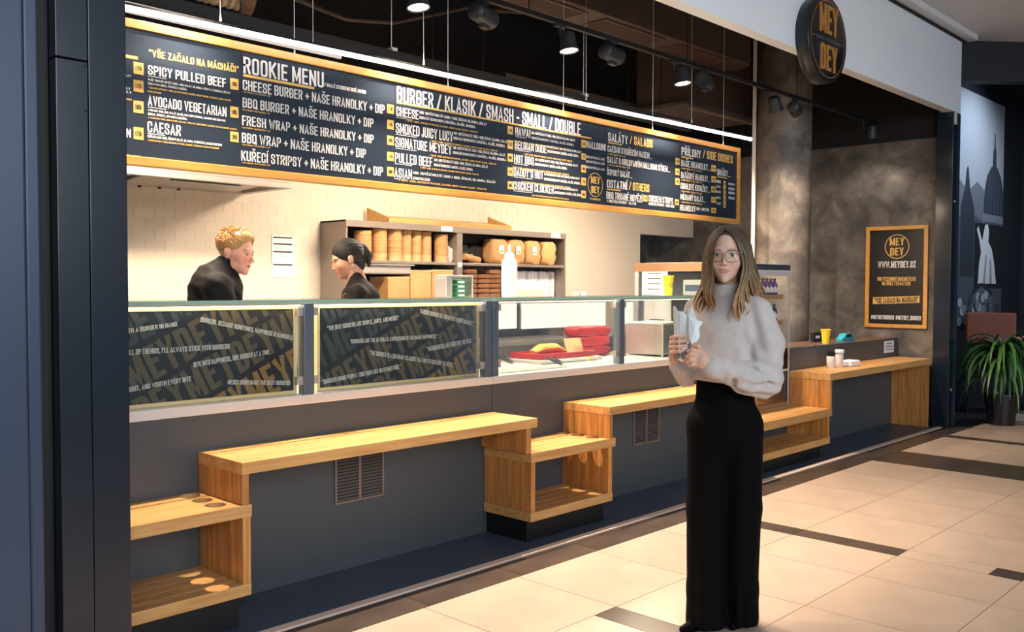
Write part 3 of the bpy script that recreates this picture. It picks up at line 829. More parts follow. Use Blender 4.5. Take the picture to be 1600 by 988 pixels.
for a, b in ((0.9, 3.741), (3.745, 6.09)):
    top = cbox('glass_top', a, b, YW - .01, 4.20, 1.333, 1.345, glass_mat('top_glass', (.86, .95, .92, 1), .7))
    cbox('glass_edge', a, b, YW - .018, YW - .010, 1.331, 1.347, M['glass_edge'])
    cbox('light_rail', a, b, YW + .026, YW + .046, 1.320, 1.332, M['steel_lt'], .002)
    st = cbox('led_strip', a + .02, b - .02, YW + .028, YW + .044, 1.317, 1.320, emit_mat('display_led', (255, 226, 178), 11.0))

cbox('led_strip', 3.85, 6.0, 4.16, 4.19, 1.322, 1.331, emit_mat('display_fill_back', (255, 238, 214), 16.0))  # extra light strip added to brighten the two far display bays
# framed slogan boards standing behind the first two panes
M['fpine'] = mat('pale_pine_frame', (244, 216, 164), 0.45, col2=(238, 206, 150), scale=4, stretch=(1, 10, 10))
M['slogan'] = mat('slogan_board_black', (32, 38, 46), 0.5)
def ramp_mat(name, c0, c1, c2, axis_o, span):
    return None
def slogan_board(label, x0, x1, texts, bigs):
    z0, z1 = .897, 1.318
    t = thing('slogan_board', label, 'sign', ((x0 + x1) / 2, 3.80, z0), 0, 'slogan boards behind the counter glass')
    cx = (x0 + x1) / 2
    fw_ = .016
    m = MB()
    m.box(x0 - cx, x1 - cx, -.014, .014, 0, fw_).box(x0 - cx, x1 - cx, -.014, .014, z1 - z0 - fw_, z1 - z0)
    m.box(x0 - cx, x0 - cx + fw_, -.014, .014, fw_, z1 - z0 - fw_).box(x1 - cx - fw_, x1 - cx, -.014, .014, fw_, z1 - z0 - fw_)
    m.build('frame', M['fpine'], t, .002)
    box('panel', x0 - cx + fw_, x1 - cx - fw_, -.006, .006, fw_, z1 - z0 - fw_, M['slogan'], t)
    O, U, Wv = (0, -.0075, 0), (1, 0, 0), (0, 0, 1)
    items = []
    for s, a, za, b, zb, h in texts:
        # keep the part of a line that lies on the board
        items.append((s, a - cx, za - z0, h, math.hypot(b - a, zb - za), math.atan2(zb - za, b - a), .14))
    for o in lettering('slogan_lettering', items, M['ink_w'], t, (0, -.0090, 0), U, Wv):
        clip_plane(o.data, x0 - cx + fw_ + .004, x1 - cx - fw_ - .004, fw_ + .004, z1 - z0 - fw_ - .004)
    for kind, its in bigs.items():
        for o in lettering('pattern_lettering', [(s, a - cx, za - z0, h, w, ang, .16) for s, a, za, h, w, ang in its], M[kind], t, O, U, Wv):
            clip_plane(o.data, x0 - cx + fw_, x1 - cx - fw_, fw_, z1 - z0 - fw_)
    return t
def clip_plane(me, x0, x1, z0, z1):
    bm = bmesh.new(); bm.from_mesh(me)
    for co, no in (((x0, 0, 0), (-1, 0, 0)), ((x1, 0, 0), (1, 0, 0)), ((0, 0, z0), (0, 0, -1)), ((0, 0, z1), (0, 0, 1))):
        bmesh.ops.bisect_plane(bm, geom=bm.verts[:] + bm.edges[:] + bm.faces[:], plane_co=co, plane_no=no, clear_outer=True)
    bm.to_mesh(me); bm.free()
M['pat_a'] = mat('pattern_slate', (62, 68, 70), .5)
M['pat_b'] = mat('pattern_umber', (92, 82, 66), .5)
M['pat_c'] = mat('pattern_bronze', (140, 108, 62), .5)
def pattern(x0):
    ang = math.radians(26)
    d = {'pat_a': [], 'pat_b': [], 'pat_c': []}
    for k, kind in enumerate(('pat_c', 'pat_b', 'pat_b', 'pat_a', 'pat_a')):
        z = .42 + .195 * k
        sh = (.0, .30, .12, .38, .2)[k]
        d[kind].append(('MEYDEYMEYDEYMEYDEYMEYDEY', x0 - sh, z - sh * math.tan(ang), .148, 1.95, ang))
    return d
slogan_board('black slogan board with diagonal letter pattern, half hidden by the steel pier', 1.25, 2.468, SLOGANS_A, pattern(1.36))
slogan_board('black slogan board with quoted burger sayings, between the two glass posts', 2.583, 3.684, SLOGANS_B, pattern(2.62))

# drinks cooler at the end of the counter
cooler = thing('drinks_cooler', 'open drinks cooler with glass ends beside the display counter', 'cooler', (6.7, 4.1, 0))
def kb(name, x0, x1, y0, y1, z0, z1, m, bev=0.0, parent=None):
    return box(name, x0 - 6.7, x1 - 6.7, y0 - 4.1, y1 - 4.1, z0, z1, m, parent or cooler, bev)
M['coolergrey'] = mat('cooler_grey', (70, 76, 84), .4, .2)
M['bronze'] = mat('warm_bronze_panel', (178, 136, 102), .3, .2)
kb('base', 6.1, 7.355, YW, 4.46, 0, .40, M['anthracite'], .003)
kb('back_wall', 6.1, 7.355, 4.42, 4.46, .40, 1.53, M['steel_lt'])
kb('top', 6.1, 7.355, 3.74, 4.46, 1.53, 1.60, M['coolergrey'], .006)
kb('front_rail', 6.1, 7.355, 3.728, 3.74, 1.50, 1.55, M['steel_lt'], .004)
kb('side_trim', 6.09, 6.1, 3.76, 4.46, 1.53, 1.60, M['bronze'], .002)
kb('side_glass', 6.095, 6.101, 3.76, 4.42, .42, 1.53, M['glass'])
kb('side_glass', 7.335, 7.341, 3.745, 4.42, .42, 1.53, M['glass'])
kb('glass_edge', 7.330, 7.345, 3.735, 3.745, .40, 1.53, mat('bright_glass_edge', (214, 208, 204), .2, .3), .002)
kb('front_glass', 6.12, 7.33, 3.745, 3.751, .42, .70, M['glass'])
kb('rail', 6.12, 7.33, 3.742, 3.752, .695, .712, M['metal_trim'], .002)
for zz in (.62, .86, 1.10, 1.32):
    kb('shelf', 6.115, 7.325, 3.80, 4.42, zz, zz + .014, M['steel_lt'], .002)
    kb('price_rail', 6.115, 7.325, 3.79, 3.80, zz - .012, zz + .026, M['bronze'], .001)
kb('floor_deck', 6.1, 7.355, 3.75, 4.42, .40, .43, M['bronze'])
kb('cooler_light', 6.2, 7.25, 3.80, 3.83, 1.512, 1.528, emit_mat('cooler_led', (255, 240, 225), 3.0))
# bottles and cans in the cooler
def bottle_mesh(h, r, neck=True):
    if neck:
        p = [(r * .9, 0), (r, .008), (r, h * .55), (r * .85, h * .66), (r * .38, h * .82), (r * .38, h * .93), (r * .44, h * .94), (r * .44, h), (0, h)]
    else:
        p = [(r * .85, 0), (r, .01), (r, h - .012), (r * .8, h), (0, h)]
    return p
drinks = [('bottle', (96, 70, 110), 'purple drink bottle with pale label on the top cooler shelf', True), ('bottle', (58, 64, 92), 'dark blue drink bottle on the second cooler shelf', True),
          ('bottle', (70, 110, 70), 'green drink bottle on the third cooler shelf', True), ('drink_can', (120, 60, 46), 'brown drink can on the bottom cooler shelf', False)]
for k, zz in enumerate((1.334, 1.114, .874, .634)):
    nm, colr, lab, neck = drinks[k]
    mm = mat(nm + '_' + str(k), colr, .2, coat=.5)
    lm = mat('drink_label_' + str(k), (206, 196, 196), .5)
    h = .15 if neck else .13
    r = .028
    me = MB().lathe(bottle_mesh(h, r, neck), n=12).mesh(nm); me.materials.append(mm); smooth_mesh(me)
    ml = MB().lathe([(r + .0005, h * .2), (r + .0008, h * .2), (r + .0008, h * .48), (r + .0005, h * .48)], n=12).mesh('label'); ml.materials.append(lm)
    for i in range(8):
        x = 6.80 + i * .066
        o = link(bpy.data.objects.new(nm, me)); o.location = (x, 3.84, zz)
        tag(o, lab, 'bottle' if neck else 'can', 'drinks on cooler shelf of ' + lab.split(' drink')[0] + ' ones')
        link(bpy.data.objects.new('label', ml), o)

# low grey counter to the end wall
low = thing('low_counter', 'low dark grey counter wall behind the long wooden bar table', 'counter', (8.5, 3.9, 0))
box('front_panel', 7.37 - 8.5, 9.745 - 8.5, YW - 3.9, YW + .03 - 3.9, 0, .885, M['anthracite'], low, .003)
box('end_panel', 7.357 - 8.5, 7.37 - 8.5, YW - 3.9 - .004, 4.1 - 3.9, 0, .885, mat('plum_brown_end', (92, 70, 64), .45), low, .002)
box('top', 7.37 - 8.5, 9.745 - 8.5, YW + .03 - 3.9, 4.12 - 3.9, .84, .885, mat('brown_worktop', (112, 84, 66), .25), low, .002)
nt_ = thing('paper_notice', 'small white paper notice stuck on the low grey counter', 'notice', (9.505, YW - .001, .80))
box('sheet', -.125, .125, -.002, 0, -.06, .06, M['paper'], nt_)
lettering('print', [('PROSÍME', -.07, .025, .016, .14, 0), ('OBJEDNÁVEJTE', -.095, -.005, .016, .19, 0), ('U POKLADNY', -.095, -.035, .016, .19, 0)], mat('blue_print', (60, 100, 150), .6), nt_, (0, -.003, 0), (1, 0, 0), (0, 0, 1))

# ================================================================ WOODEN BENCHES AND SHELF UNITS
HOLE_R = .043
def plank_top(parent, x0, x1, z0, z1, n, name='slat', holes=None, y0=YF, y1=YW - .002):
    """staves running along x, glued side by side"""
    w = (y1 - y0) / n
    for i in range(n):
        a, b = y0 + w * i, y0 + w * (i + 1)
        g = .0006
        box(name, x0, x1, a + (g if i else 0), b - g, z0, z1, M['oak'], parent, .0022)
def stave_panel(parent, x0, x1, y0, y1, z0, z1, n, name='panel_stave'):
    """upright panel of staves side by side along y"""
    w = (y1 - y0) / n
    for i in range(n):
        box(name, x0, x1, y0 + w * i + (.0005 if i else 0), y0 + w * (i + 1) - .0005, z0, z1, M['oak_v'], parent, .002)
def holed_top(parent, x0, x1, z0, z1, holes):
    bm = bmesh.new()
    y0, y1 = YF, YW - .002
    seg = 28
    outer = [bm.verts.new((x, y, z1)) for x, y in ((x0, y0), (x1, y0), (x1, y1), (x0, y1))]
    edges = [bm.edges.new((outer[i], outer[(i + 1) % 4])) for i in range(4)]
    for hx, hy in holes:
        vs = [bm.verts.new((hx + HOLE_R * math.cos(2 * math.pi * k / seg), hy + HOLE_R * math.sin(2 * math.pi * k / seg), z1)) for k in range(seg)]
        edges += [bm.edges.new((vs[i], vs[(i + 1) % seg])) for i in range(seg)]
    res = bmesh.ops.triangle_fill(bm, use_beauty=True, use_dissolve=False, edges=edges)
    fs = [f for f in res['geom'] if isinstance(f, bmesh.types.BMFace)]
    for f in list(fs):
        c = f.calc_center_median()
        if any((c.x - hx) ** 2 + (c.y - hy) ** 2 < (HOLE_R * .9) ** 2 for hx, hy in holes):
            bm.faces.remove(f); fs.remove(f)
    ex = bmesh.ops.extrude_face_region(bm, geom=fs)
    for v in [g for g in ex['geom'] if isinstance(g, bmesh.types.BMVert)]:
        v.co.z = z0
    bmesh.ops.recalc_face_normals(bm, faces=bm.faces)
    me = bpy.data.meshes.new('top'); bm.to_mesh(me); bm.free()
    me.materials.append(M['oak'])
    return link(bpy.data.objects.new('top', me), parent)
# first shelf unit, beside the pier
u = thing('wooden_shelf_unit', 'oak shelf unit with three cup holes, cut off by the steel pier', 'shelf unit', (0, 0, 0), 0, 'oak bar furniture')
holed_top(u, 1.10, 1.978, .466, .516, [(1.872, 3.690), (1.868, 3.576), (1.865, 3.462)])
plank_top(u, 1.10, 1.975, .140, .190, 5, 'bottom_slat')
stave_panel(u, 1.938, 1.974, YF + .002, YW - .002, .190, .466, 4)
stave_panel(u, 1.11, 1.146, YF + .002, YW - .002, .190, .466, 4)
box('plinth', 1.12, 1.945, YF + .055, YW - .002, 0, .140, M['black'], u, .002)
# first bench
b1 = thing('wooden_bench', 'long slatted oak bench table above the larger wall vent', 'bench', (0, 0, 0), 0, 'oak bar furniture')
plank_top(b1, 1.935, 3.726, .642, .692, 7)
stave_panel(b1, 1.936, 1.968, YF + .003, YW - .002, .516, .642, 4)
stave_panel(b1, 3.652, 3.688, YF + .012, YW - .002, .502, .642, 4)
# middle shelf unit
u = thing('wooden_shelf_unit', 'oak shelf unit with three cup holes between the two long benches', 'shelf unit', (0, 0, 0), 0, 'oak bar furniture')
holed_top(u, 3.676, 4.428, .450, .502, [(4.335, 3.700), (4.336, 3.588), (4.334, 3.474)])
plank_top(u, 3.674, 4.402, .124, .175, 5, 'bottom_slat')
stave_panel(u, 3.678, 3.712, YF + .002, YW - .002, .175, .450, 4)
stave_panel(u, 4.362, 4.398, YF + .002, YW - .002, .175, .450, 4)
box('plinth', 3.70, 4.385, YF + .055, YW - .002, 0, .124, M['black'], u, .002)
# second bench
b2 = thing('wooden_bench', 'oak bench table behind the standing woman, above the smaller vent', 'bench', (0, 0, 0), 0, 'oak bar furniture')
plank_top(b2, 4.368, 6.16, .642, .692, 7)
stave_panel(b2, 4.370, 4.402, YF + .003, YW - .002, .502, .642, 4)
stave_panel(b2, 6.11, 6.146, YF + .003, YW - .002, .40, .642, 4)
# third unit, low seat with open shelf
u = thing('wooden_shelf_unit', 'low oak seat with open shelf in front of the drinks cooler', 'shelf unit', (0, 0, 0), 0, 'oak bar furniture')
plank_top(u, 6.07, 7.395, .335, .400, 6, 'top_slat')
plank_top(u, 6.07, 7.362, .108, .163, 5, 'bottom_slat')
stave_panel(u, 7.318, 7.352, YF + .002, YW - .002, .163, .335, 4)
stave_panel(u, 6.075, 6.11, YF + .002, YW - .002, .163, .335, 4)
box('plinth', 6.10, 7.30, YF + .055, YW - .002, 0, .108, M['black'], u, .002)
# long table to the end wall
u = thing('wooden_table', 'long oak bar table against the low grey counter under the poster', 'table', (0, 0, 0), 0, 'oak bar furniture')
plank_top(u, 7.352, 9.66, .632, .692, 6, 'top_slat')
stave_panel(u, 7.356, 7.394, YF + .003, YW - .002, .400, .632, 4)
stave_panel(u, 9.58, 9.62, YF + .003, YW - .002, .0, .632, 5)

# ---- wall vents
def vent(label, x0, x1, z0, z1):
    t = thing('wall_vent', label, 'vent', ((x0 + x1) / 2, YW, z0), 0, 'vents in the counter front')
    cx = (x0 + x1) / 2; w = (x1 - x0) / 2; h = z1 - z0; f = .010
    m = MB().box(-w, w, -.010, -.0005, 0, f).box(-w, w, -.010, -.0005, h - f, h).box(-w, -w + f, -.010, -.0005, f, h - f).box(w - f, w, -.010, -.0005, f, h - f).box(-.006, .006, -.009, -.0005, f, h - f)
    m.build('frame', mat('vent_frame', (150, 126, 110), .45, .4), t, .0015)
    box('backing', -w + f, w - f, -.002, -.0005, f, h - f, M['black'], t)
    n = 15
    sm = mat('vent_slat', (112, 106, 102), .45, .3)
    for s in (-1, 1):
        a, b = (-w + f, -.006) if s < 0 else (.006, w - f)
        me = None
        for k in range(n):
            zc = f + (h - 2 * f) * (k + .5) / n
            if me is None:
                mb = MB().add([(a, -.009, -.004), (b, -.009, -.004), (b, -.002, .004), (a, -.002, .004), (a, -.008, -.0055), (b, -.008, -.0055), (b, -.001, .0025), (a, -.001, .0025)],
                              [(0, 1, 2, 3), (7, 6, 5, 4), (0, 4, 5, 1), (1, 5, 6, 2), (2, 6, 7, 3), (3, 7, 4, 0)])
                me = mb.mesh('slat'); me.materials.append(sm)
            o = link(bpy.data.objects.new('slat', me), t); o.location.z = zc
    return t
vent('wider double louvre vent under the first long bench', 2.648, 2.950, .335, .600)
vent('narrower looking louvre vent under the bench behind the woman', 5.105, 5.412, .322, .600)

# ================================================================ MENU BOARD
YB = 4.10
bx0, bx1, bz0, bz1 = 0.40, 7.105, 1.952, 2.600
board = thing('menu_board', 'long navy hanging menu board in a pine frame with white and gold lettering', 'menu board', (3.7, YB, bz0))
def bb(name, x0, x1, y0, y1, z0, z1, m, bev=0.0, parent=None):
    return box(name, x0 - 3.7, x1 - 3.7, y0 - YB, y1 - YB, z0 - bz0, z1 - bz0, m, parent or board, bev)
FW = .040
bb('frame_rail', bx0, bx1, YB - .012, YB + .045, bz1 - FW, bz1, M['frame'], .003)
bb('frame_rail', bx0, bx1, YB - .012, YB + .045, bz0, bz0 + FW, M['frame'], .003)
bb('frame_rail', bx1 - FW, bx1, YB - .012, YB + .045, bz0 + FW, bz1 - FW, M['frame'], .003)
bb('frame_rail', bx0, bx0 + FW, YB - .012, YB + .045, bz0 + FW, bz1 - FW, M['frame'], .003)
edges_ = [bx0 + FW, 1.40] + SEAMS + [bx1 - FW]
panels = []
for a, b in zip(edges_[:-1], edges_[1:]):
    panels.append((a, b, bb('panel', a + .001, b - .001, YB, YB + .02, bz0 + FW, bz1 - FW, M['board'])))
def panel_at(x):
    for a, b, o in panels:
        if a - .03 <= x < b - .03: return o
    return panels[-1][2]
by_panel = {}
for s, x, z, h, w, c in BOARD_TEXT:
    p = panel_at(max(x, .5))
    by_panel.setdefault((p.name, c), []).append((s, x - 3.7, z - bz0, h, w, 0.0, .125 if h > .025 else .14))
for (pn, c), items in by_panel.items():
    lettering('lettering', items, M['ink_w'] if c == 'w' else M['ink_g'], bpy.data.objects[pn], (0, -.0015, 0), (1, 0, 0), (0, 0, 1))
for a, b, o in panels:
    tags_ = [(x - 3.7, z - bz0, w, h) for x, z, w, h in PRICE_TAGS if a - .02 <= x < b - .02]
    lines_ = [(x - 3.7, z - bz0, w, h) for x, z, w, h in GOLD_LINES if a - .03 <= x < b - .03]
    if tags_:
        for tg in tags_: flat_shape('price_tag', *rects_2d([tg]), M['ink_g'], o, (0, -.0012, 0), (1, 0, 0), (0, 0, 1))
        prices = ['179', '175', '185', '175', '185', '165', '169', '149', '145', '135']
        lettering('price_figures', [(prices[i % 10], x + w * .16, z + h * .32, h * .36, w * .62, 0, .16) for i, (x, z, w, h) in enumerate(tags_)], M['ink_d'], o, (0, -.0022, 0), (1, 0, 0), (0, 0, 1))
    if lines_:
        for tg in lines_: flat_shape('gold_underline', *rects_2d([tg]), M['ink_g'], o, (0, -.0011, 0), (1, 0, 0), (0, 0, 1))
    wl = [(x - 3.7, z - bz0, w, h) for x, z, w, h in WHITE_LINES if a - .03 <= x < b - .03]
    for tg in wl: flat_shape('white_underline', *rects_2d([tg]), M['ink_w'], o, (0, -.0012, 0), (1, 0, 0), (0, 0, 1))
lp = panel_at(5.1)
V1, F1 = ring_2d(BOARD_LOGO[0] - 3.7, BOARD_LOGO[1] - bz0, .080, .085)
flat_shape('logo_ring', V1, F1, M['ink_g'], lp, (0, -.0012, 0), (1, 0, 0), (0, 0, 1))
lx, lz = BOARD_LOGO[0] - 3.7, BOARD_LOGO[1] - bz0
lettering('logo_letters', [('MEY', lx - .048, lz + .008, .05, .098, 0, .17), ('DEY', lx - .045, lz - .06, .05, .09, 0, .17), ('WWW.MEYDEY.CZ', lx - .06, lz - .108, .014, .12, 0, .17)], M['ink_g'], lp, (0, -.0014, 0), (1, 0, 0), (0, 0, 1))
for x in (1.6, 2.675, 3.738, 4.796, 5.839, 6.861):
    MB().cyl((x - 3.7, .015, bz1 - bz0), (x - 3.7, .015, 4.2 - bz0), .0018, 6).cyl((x - 3.7, .015, bz1 - bz0), (x - 3.7, .015, bz1 - bz0 + .03), .006, 8, .003).build('hanging_wire', M['steel_lt'], board)

# ---- LED tube in front of the board
led = thing('led_tube', 'long glowing white LED tube hung just above the menu board', 'light', (4.0, 4.0, 2.638))
led.rotation_euler = (0, -math.atan2(.062, 6.1), 0)
MB().cyl((-3.1, 0, 0), (3.10, 0, 0), .013, 12).build('glowing_tube', M['led'], led)
MB().box(-3.1, 3.10, -.007, .007, .010, .022).build('housing', M['blackmetal'], led)
for x in (-3.11, 3.115):
    MB().cyl((x - .008, 0, 0), (x + .008, 0, 0), .019, 12).build('end_cap', M['steel_lt'], led)
for x in (-1.8, -.55, .9, 2.2):
    MB().cyl((x, 0, .03), (x, 0, .06), .006, 8, .003).cyl((x, 0, .05), (x, 0, 1.5), .0014, 6).build('hanging_wire', M['steel_lt'], led)
led2 = thing('led_tube', 'shorter dim LED tube behind the top edge of the menu board', 'light', (2.3, 4.28, 2.69))
MB().cyl((-1.0, 0, 0), (.78, 0, 0), .014, 12).build('glowing_tube', emit_mat('dim_led', (255, 236, 224), .8), led2)
MB().box(-1.0, .78, -.014, .014, .012, .035).build('housing', M['steel_lt'], led2)
for x in (-.7, .6):
    MB().cyl((x, 0, .03), (x, 0, 1.5), .0014, 6).build('hanging_wire', M['steel_lt'], led2)

# ---- light track with spotlights
track = thing('light_track', 'black ceiling track carrying the spotlights', 'light track', (5.5, 3.98, 3.135))
MB().box(-5.2, 4.2, -.018, .018, -.016, .016).build('rail', M['blackmetal'], track, .003)
for x in (-3, -1.2, .6, 2.4, 3.8):
    MB().cyl((x, 0, .016), (x, 0, 1.06), .004, 8).build('drop_rod', M['blackmetal'], track)
M['spotgrey'] = mat('spot_housing', (44, 46, 50), .45, .3)
def spotlight(x, label, power, tilt=(0, 0), size=100, lit=True, y=3.9, z=2.935, colr=WARM, blend=1.0):
    t = thing('spotlight', label, 'spotlight', (x, y, z), 0, 'spotlights on the ceiling track')
    MB().box(-.05, .05, .062, .098, .165, .185).build('track_adapter', M['spotgrey'], t, .003)
    MB().tube([(0, .08, .17), (0, .08, .135), (0, .072, .11), (0, .045, .095)], .009, 8).build('arm', M['spotgrey'], t, smooth=True)
    hd = bpy.data.objects.new('head', MB().lathe([(.0, .125), (.04, .122), (.05, .11), (.052, .06), (.060, .02), (.066, .0), (.060, -.003), (.056, .006)], n=28).mesh('head'))
    hd.data.materials.append(M['spotgrey']); smooth_mesh(hd.data, 40); link(hd, t)
    hd.rotation_euler = (math.radians(tilt[0]), math.radians(tilt[1]), 0)
    MB().lathe([(.057, .005), (.03, .004), (0, .004)], n=28).build('lens', M['lamp'] if lit else M['blackmetal'], hd)
    if lit:
        d = bpy.data.lights.new('spot_beam', 'SPOT')
        d.energy, d.color, d.spot_size, d.spot_blend, d.shadow_soft_size = power, colr, math.radians(size), blend, .03
        o = bpy.data.objects.new('spot_beam', d)
        link(o, hd); o.location = (0, 0, -.012)
    return t
SPOT = 460
spotlight(2.05, 'round track spotlight over the first shelf unit, above the view', SPOT, (-9, 0), 100)
spotlight(3.325, 'lit track spotlight above the rookie menu heading', SPOT, (-9, 0), 100)
spotlight(4.60, 'lit track spotlight above the burger heading', SPOT, (-9, 0), 100)
spotlight(5.92, 'lit track spotlight near the oval duct end', SPOT, (-9, 0), 100)
spotlight(7.36, 'lit ribbed track spotlight in front of the plaster column', SPOT * .75, (4, -30), 90)
spotlight(9.36, 'small lit spotlight in front of the end wall', 34, (8, -10), 110, colr=(1.0, .88, .76))
def side_spot(x, label, ang):
    t = thing('spotlight', label, 'spotlight', (x, 3.98, 3.03), ang, 'unlit spotlights on the ceiling track')
    MB().box(-.05, .05, -.02, .02, .07, .09).build('track_adapter', M['spotgrey'], t, .003)
    MB().box(-.02, .02, -.016, .016, .03, .07).build('arm', M['spotgrey'], t, .003)
    hb = MB().lathe([(0, -.115), (.045, -.112), (.054, -.10), (.056, .08), (.06, .10), (.054, .10), (.05, .085), (0, .08)], n=24, axis='x').build('head', M['spotgrey'], t, smooth=True)
    MB().box(-.03, .05, -.02, .02, -.075, -.05).build('driver_box', M['spotgrey'], t, .003)
side_spot(3.90, 'unlit barrel spotlight on the track above the rookie menu panel', math.radians(20))
side_spot(5.15, 'unlit barrel spotlight on the track above the burger double heading', math.radians(10))
side_spot(6.36, 'unlit barrel spotlight on the track next to the oval duct end', math.radians(200))
side_spot(7.86, 'unlit barrel spotlight on the track before the plaster column', math.radians(20))

# ---- ducts and services in the ceiling void
duct = thing('ventilation_duct', 'brown flat oval ventilation duct with grilles under the ceiling', 'duct', (5.2, 4.5, 3.45))
prof = []
for k in range(13):
    a = -math.pi / 2 + math.pi * k / 12
    prof.append((2.42 + .17 * math.cos(a), .17 * math.sin(a)))
MB().prism([(-3.2, -.17)] + prof + [(-3.2, .17)], 0, .36, 'z').build('body', M['duct'], duct, .008)
for k in range(5):
    x = -2.6 + k * 1.0
    f_ = MB().box(x, x + .78, -.12, -.10, -.012, 0).box(x, x + .78, .10, .12, -.012, 0).box(x, x + .02, -.1, .1, -.012, 0).box(x + .76, x + .78, -.1, .1, -.012, 0).build('grille', M['duct'], duct)
    me = MB().box(x + .02, x + .76, -.004, .004, -.010, -.002).mesh('blade'); me.materials.append(mat('grille_blade', (96, 74, 60), .5))
    for j in range(9):
        o = link(bpy.data.objects.new('blade', me), f_); o.location.y = -.09 + j * .0225
duct2 = thing('ventilation_duct', 'brown square duct box hanging before the plaster column', 'duct', (8.0, 5.0, 3.0))
MB().box(-.75, .35, -.3, .3, .1, .75).build('body', M['duct'], duct2, .01)
MB().box(-.85, .45, -.34, .34, .06, .1).build('flange', M['duct'], duct2, .005)
MB().tube([(-.85, -.34, .03), (.45, -.34, .03)], .012, 8).build('rim_rod', mat('tan_rod', (150, 120, 96), .4, .4), duct2)
tray_ = thing('cable_tray', 'flat pale cable tray crossing under the shop ceiling', 'cable tray', (6.6, 5.5, 3.12))
MB().box(-1.1, 1.0, -.16, .16, 0, .012).box(-1.1, 1.0, -.16, -.15, 0, .05).box(-1.1, 1.0, .15, .16, 0, .05).build('tray', mat('tray_brown', (112, 90, 74), .5, .2), tray_)
for x in (-.9, .8):
    MB().cyl((x, 0, 0), (x, 0, 1.07), .004, 6).build('drop_rod', M['blackmetal'], tray_)
beam = thing('ceiling_beam', 'dark steel beam running along the ceiling behind the LED tube', 'beam', (4.0, 4.6, 2.80))
MB().box(-3.6, 3.1, -.03, .03, .0, .09).build('web', mat('beam_brown', (24, 20, 19), .7), beam, .004)
for x in (-2.0, -.3, 1.6):
    MB().cyl((x, 0, .09), (x, 0, 1.39), .003, 6).build('drop_rod', M['steel_lt'], beam)
    MB().box(x - .02, x + .02, -.035, .035, .085, .105).build('clip', M['steel_lt'], beam)
flex = thing('flexible_duct', 'crinkled silver flexible air duct at the ceiling edge', 'duct', (2.8, 5.75, 3.33))
pts, rad = [], []
for k in range(60):
    t_ = k / 59
    pts.append((-.9 + 1.35 * t_, .25 - .42 * t_, .16 - .14 * t_))
    rad.append(.115 + (.006 if k % 2 else -.003))
MB().tube(pts, rad, 24).build('hose', mat('crinkled_aluminium', (190, 172, 152), .35, .85, bump=.5, bscale=30), flex)
MB().tube([pts[-2], (pts[-1][0] + .05, pts[-1][1] - .015, pts[-1][2] - .005)], .128, 24).build('collar', mat('brown_collar', (104, 76, 58), .4, .4), flex, smooth=True)
pipe = thing('ceiling_pipe', 'thin brown cable conduit sagging under the ceiling', 'conduit', (4.0, 5.6, 3.45))
MB().tube([(-.8, .1, .14), (-.3, .05, -.02), (.1, .02, -.08), (.5, -.03, -.03), (1.2, -.1, .22), (1.8, -.15, .3)], .018, 10).build('conduit', M['duct'], pipe, smooth=True)

# ---- kitchen ceiling lamps (square panels over the cooking line, behind the board)
for i, x in enumerate((2.6, 4.6, 6.9)):
    t = thing('ceiling_lamp', ('slim warm ceiling lamp over the extractor hood', 'slim warm ceiling lamp over the steel shelf', 'slim warm ceiling lamp over the far kitchen corner')[i], 'lamp', (x, 4.95, 2.58), 0, 'kitchen ceiling lamps')
    box('housing', -.3, .3, -.12, .12, .005, .05, M['blackmetal'], t, .004)
    box('diffuser', -.28, .28, -.10, .10, 0, .005, emit_mat('kitchen_panel', (255, 229, 200), 235.0), t)
    MB().cyl((-.25, 0, .05), (-.25, 0, 1.62), .004, 6).cyl((.25, 0, .05), (.25, 0, 1.62), .004, 6).build('drop_rod', M['blackmetal'], t)

# ================================================================ ROUND SHOP SIGN
sign = thing('round_sign', 'round dark projecting sign with gold letters on the white fascia', 'sign', (6.625, 3.2, 3.255))
SR = .318
MB().lathe([(SR - .004, 0), (SR, .004), (SR, .100), (SR - .006, .106), (0, .106)], n=72, axis='y').build('drum', mat('sign_black', (26, 28, 34), .32, .2), sign, smooth=True)
O, U, Wv = (0, -.1075, 0), (1, 0, 0), (0, 0, 1)
M['signgold'] = mat('sign_gold', (190, 134, 66), .4, .3)
V1, F1 = ring_2d(0, 0, .278, .283, 64)
flat_shape('gold_ring', V1, F1, M['signgold'], sign, O, U, Wv)
for so in lettering('letters', [('MEY', -.155, .035, .21, .30, 0, .14), ('DEY', -.135, -.235, .19, .275, 0, .14)], M['signgold'], sign, (0, -.116, 0), U, Wv):
    sd = so.modifiers.new('depth', 'SOLIDIFY'); sd.thickness = .008; sd.offset = -1
lettering('tagline', [('BURGER & STREET FOOD', -.19, -.018, .022, .38, 0, .14)], mat('sign_grey', (90, 92, 98), .5), sign, O, U, Wv)
flat_shape('rule', *rects_2d([(-.27, -.006, .07, .003), (.20, -.006, .07, .003)]), M['signgold'], sign, O, U, Wv)

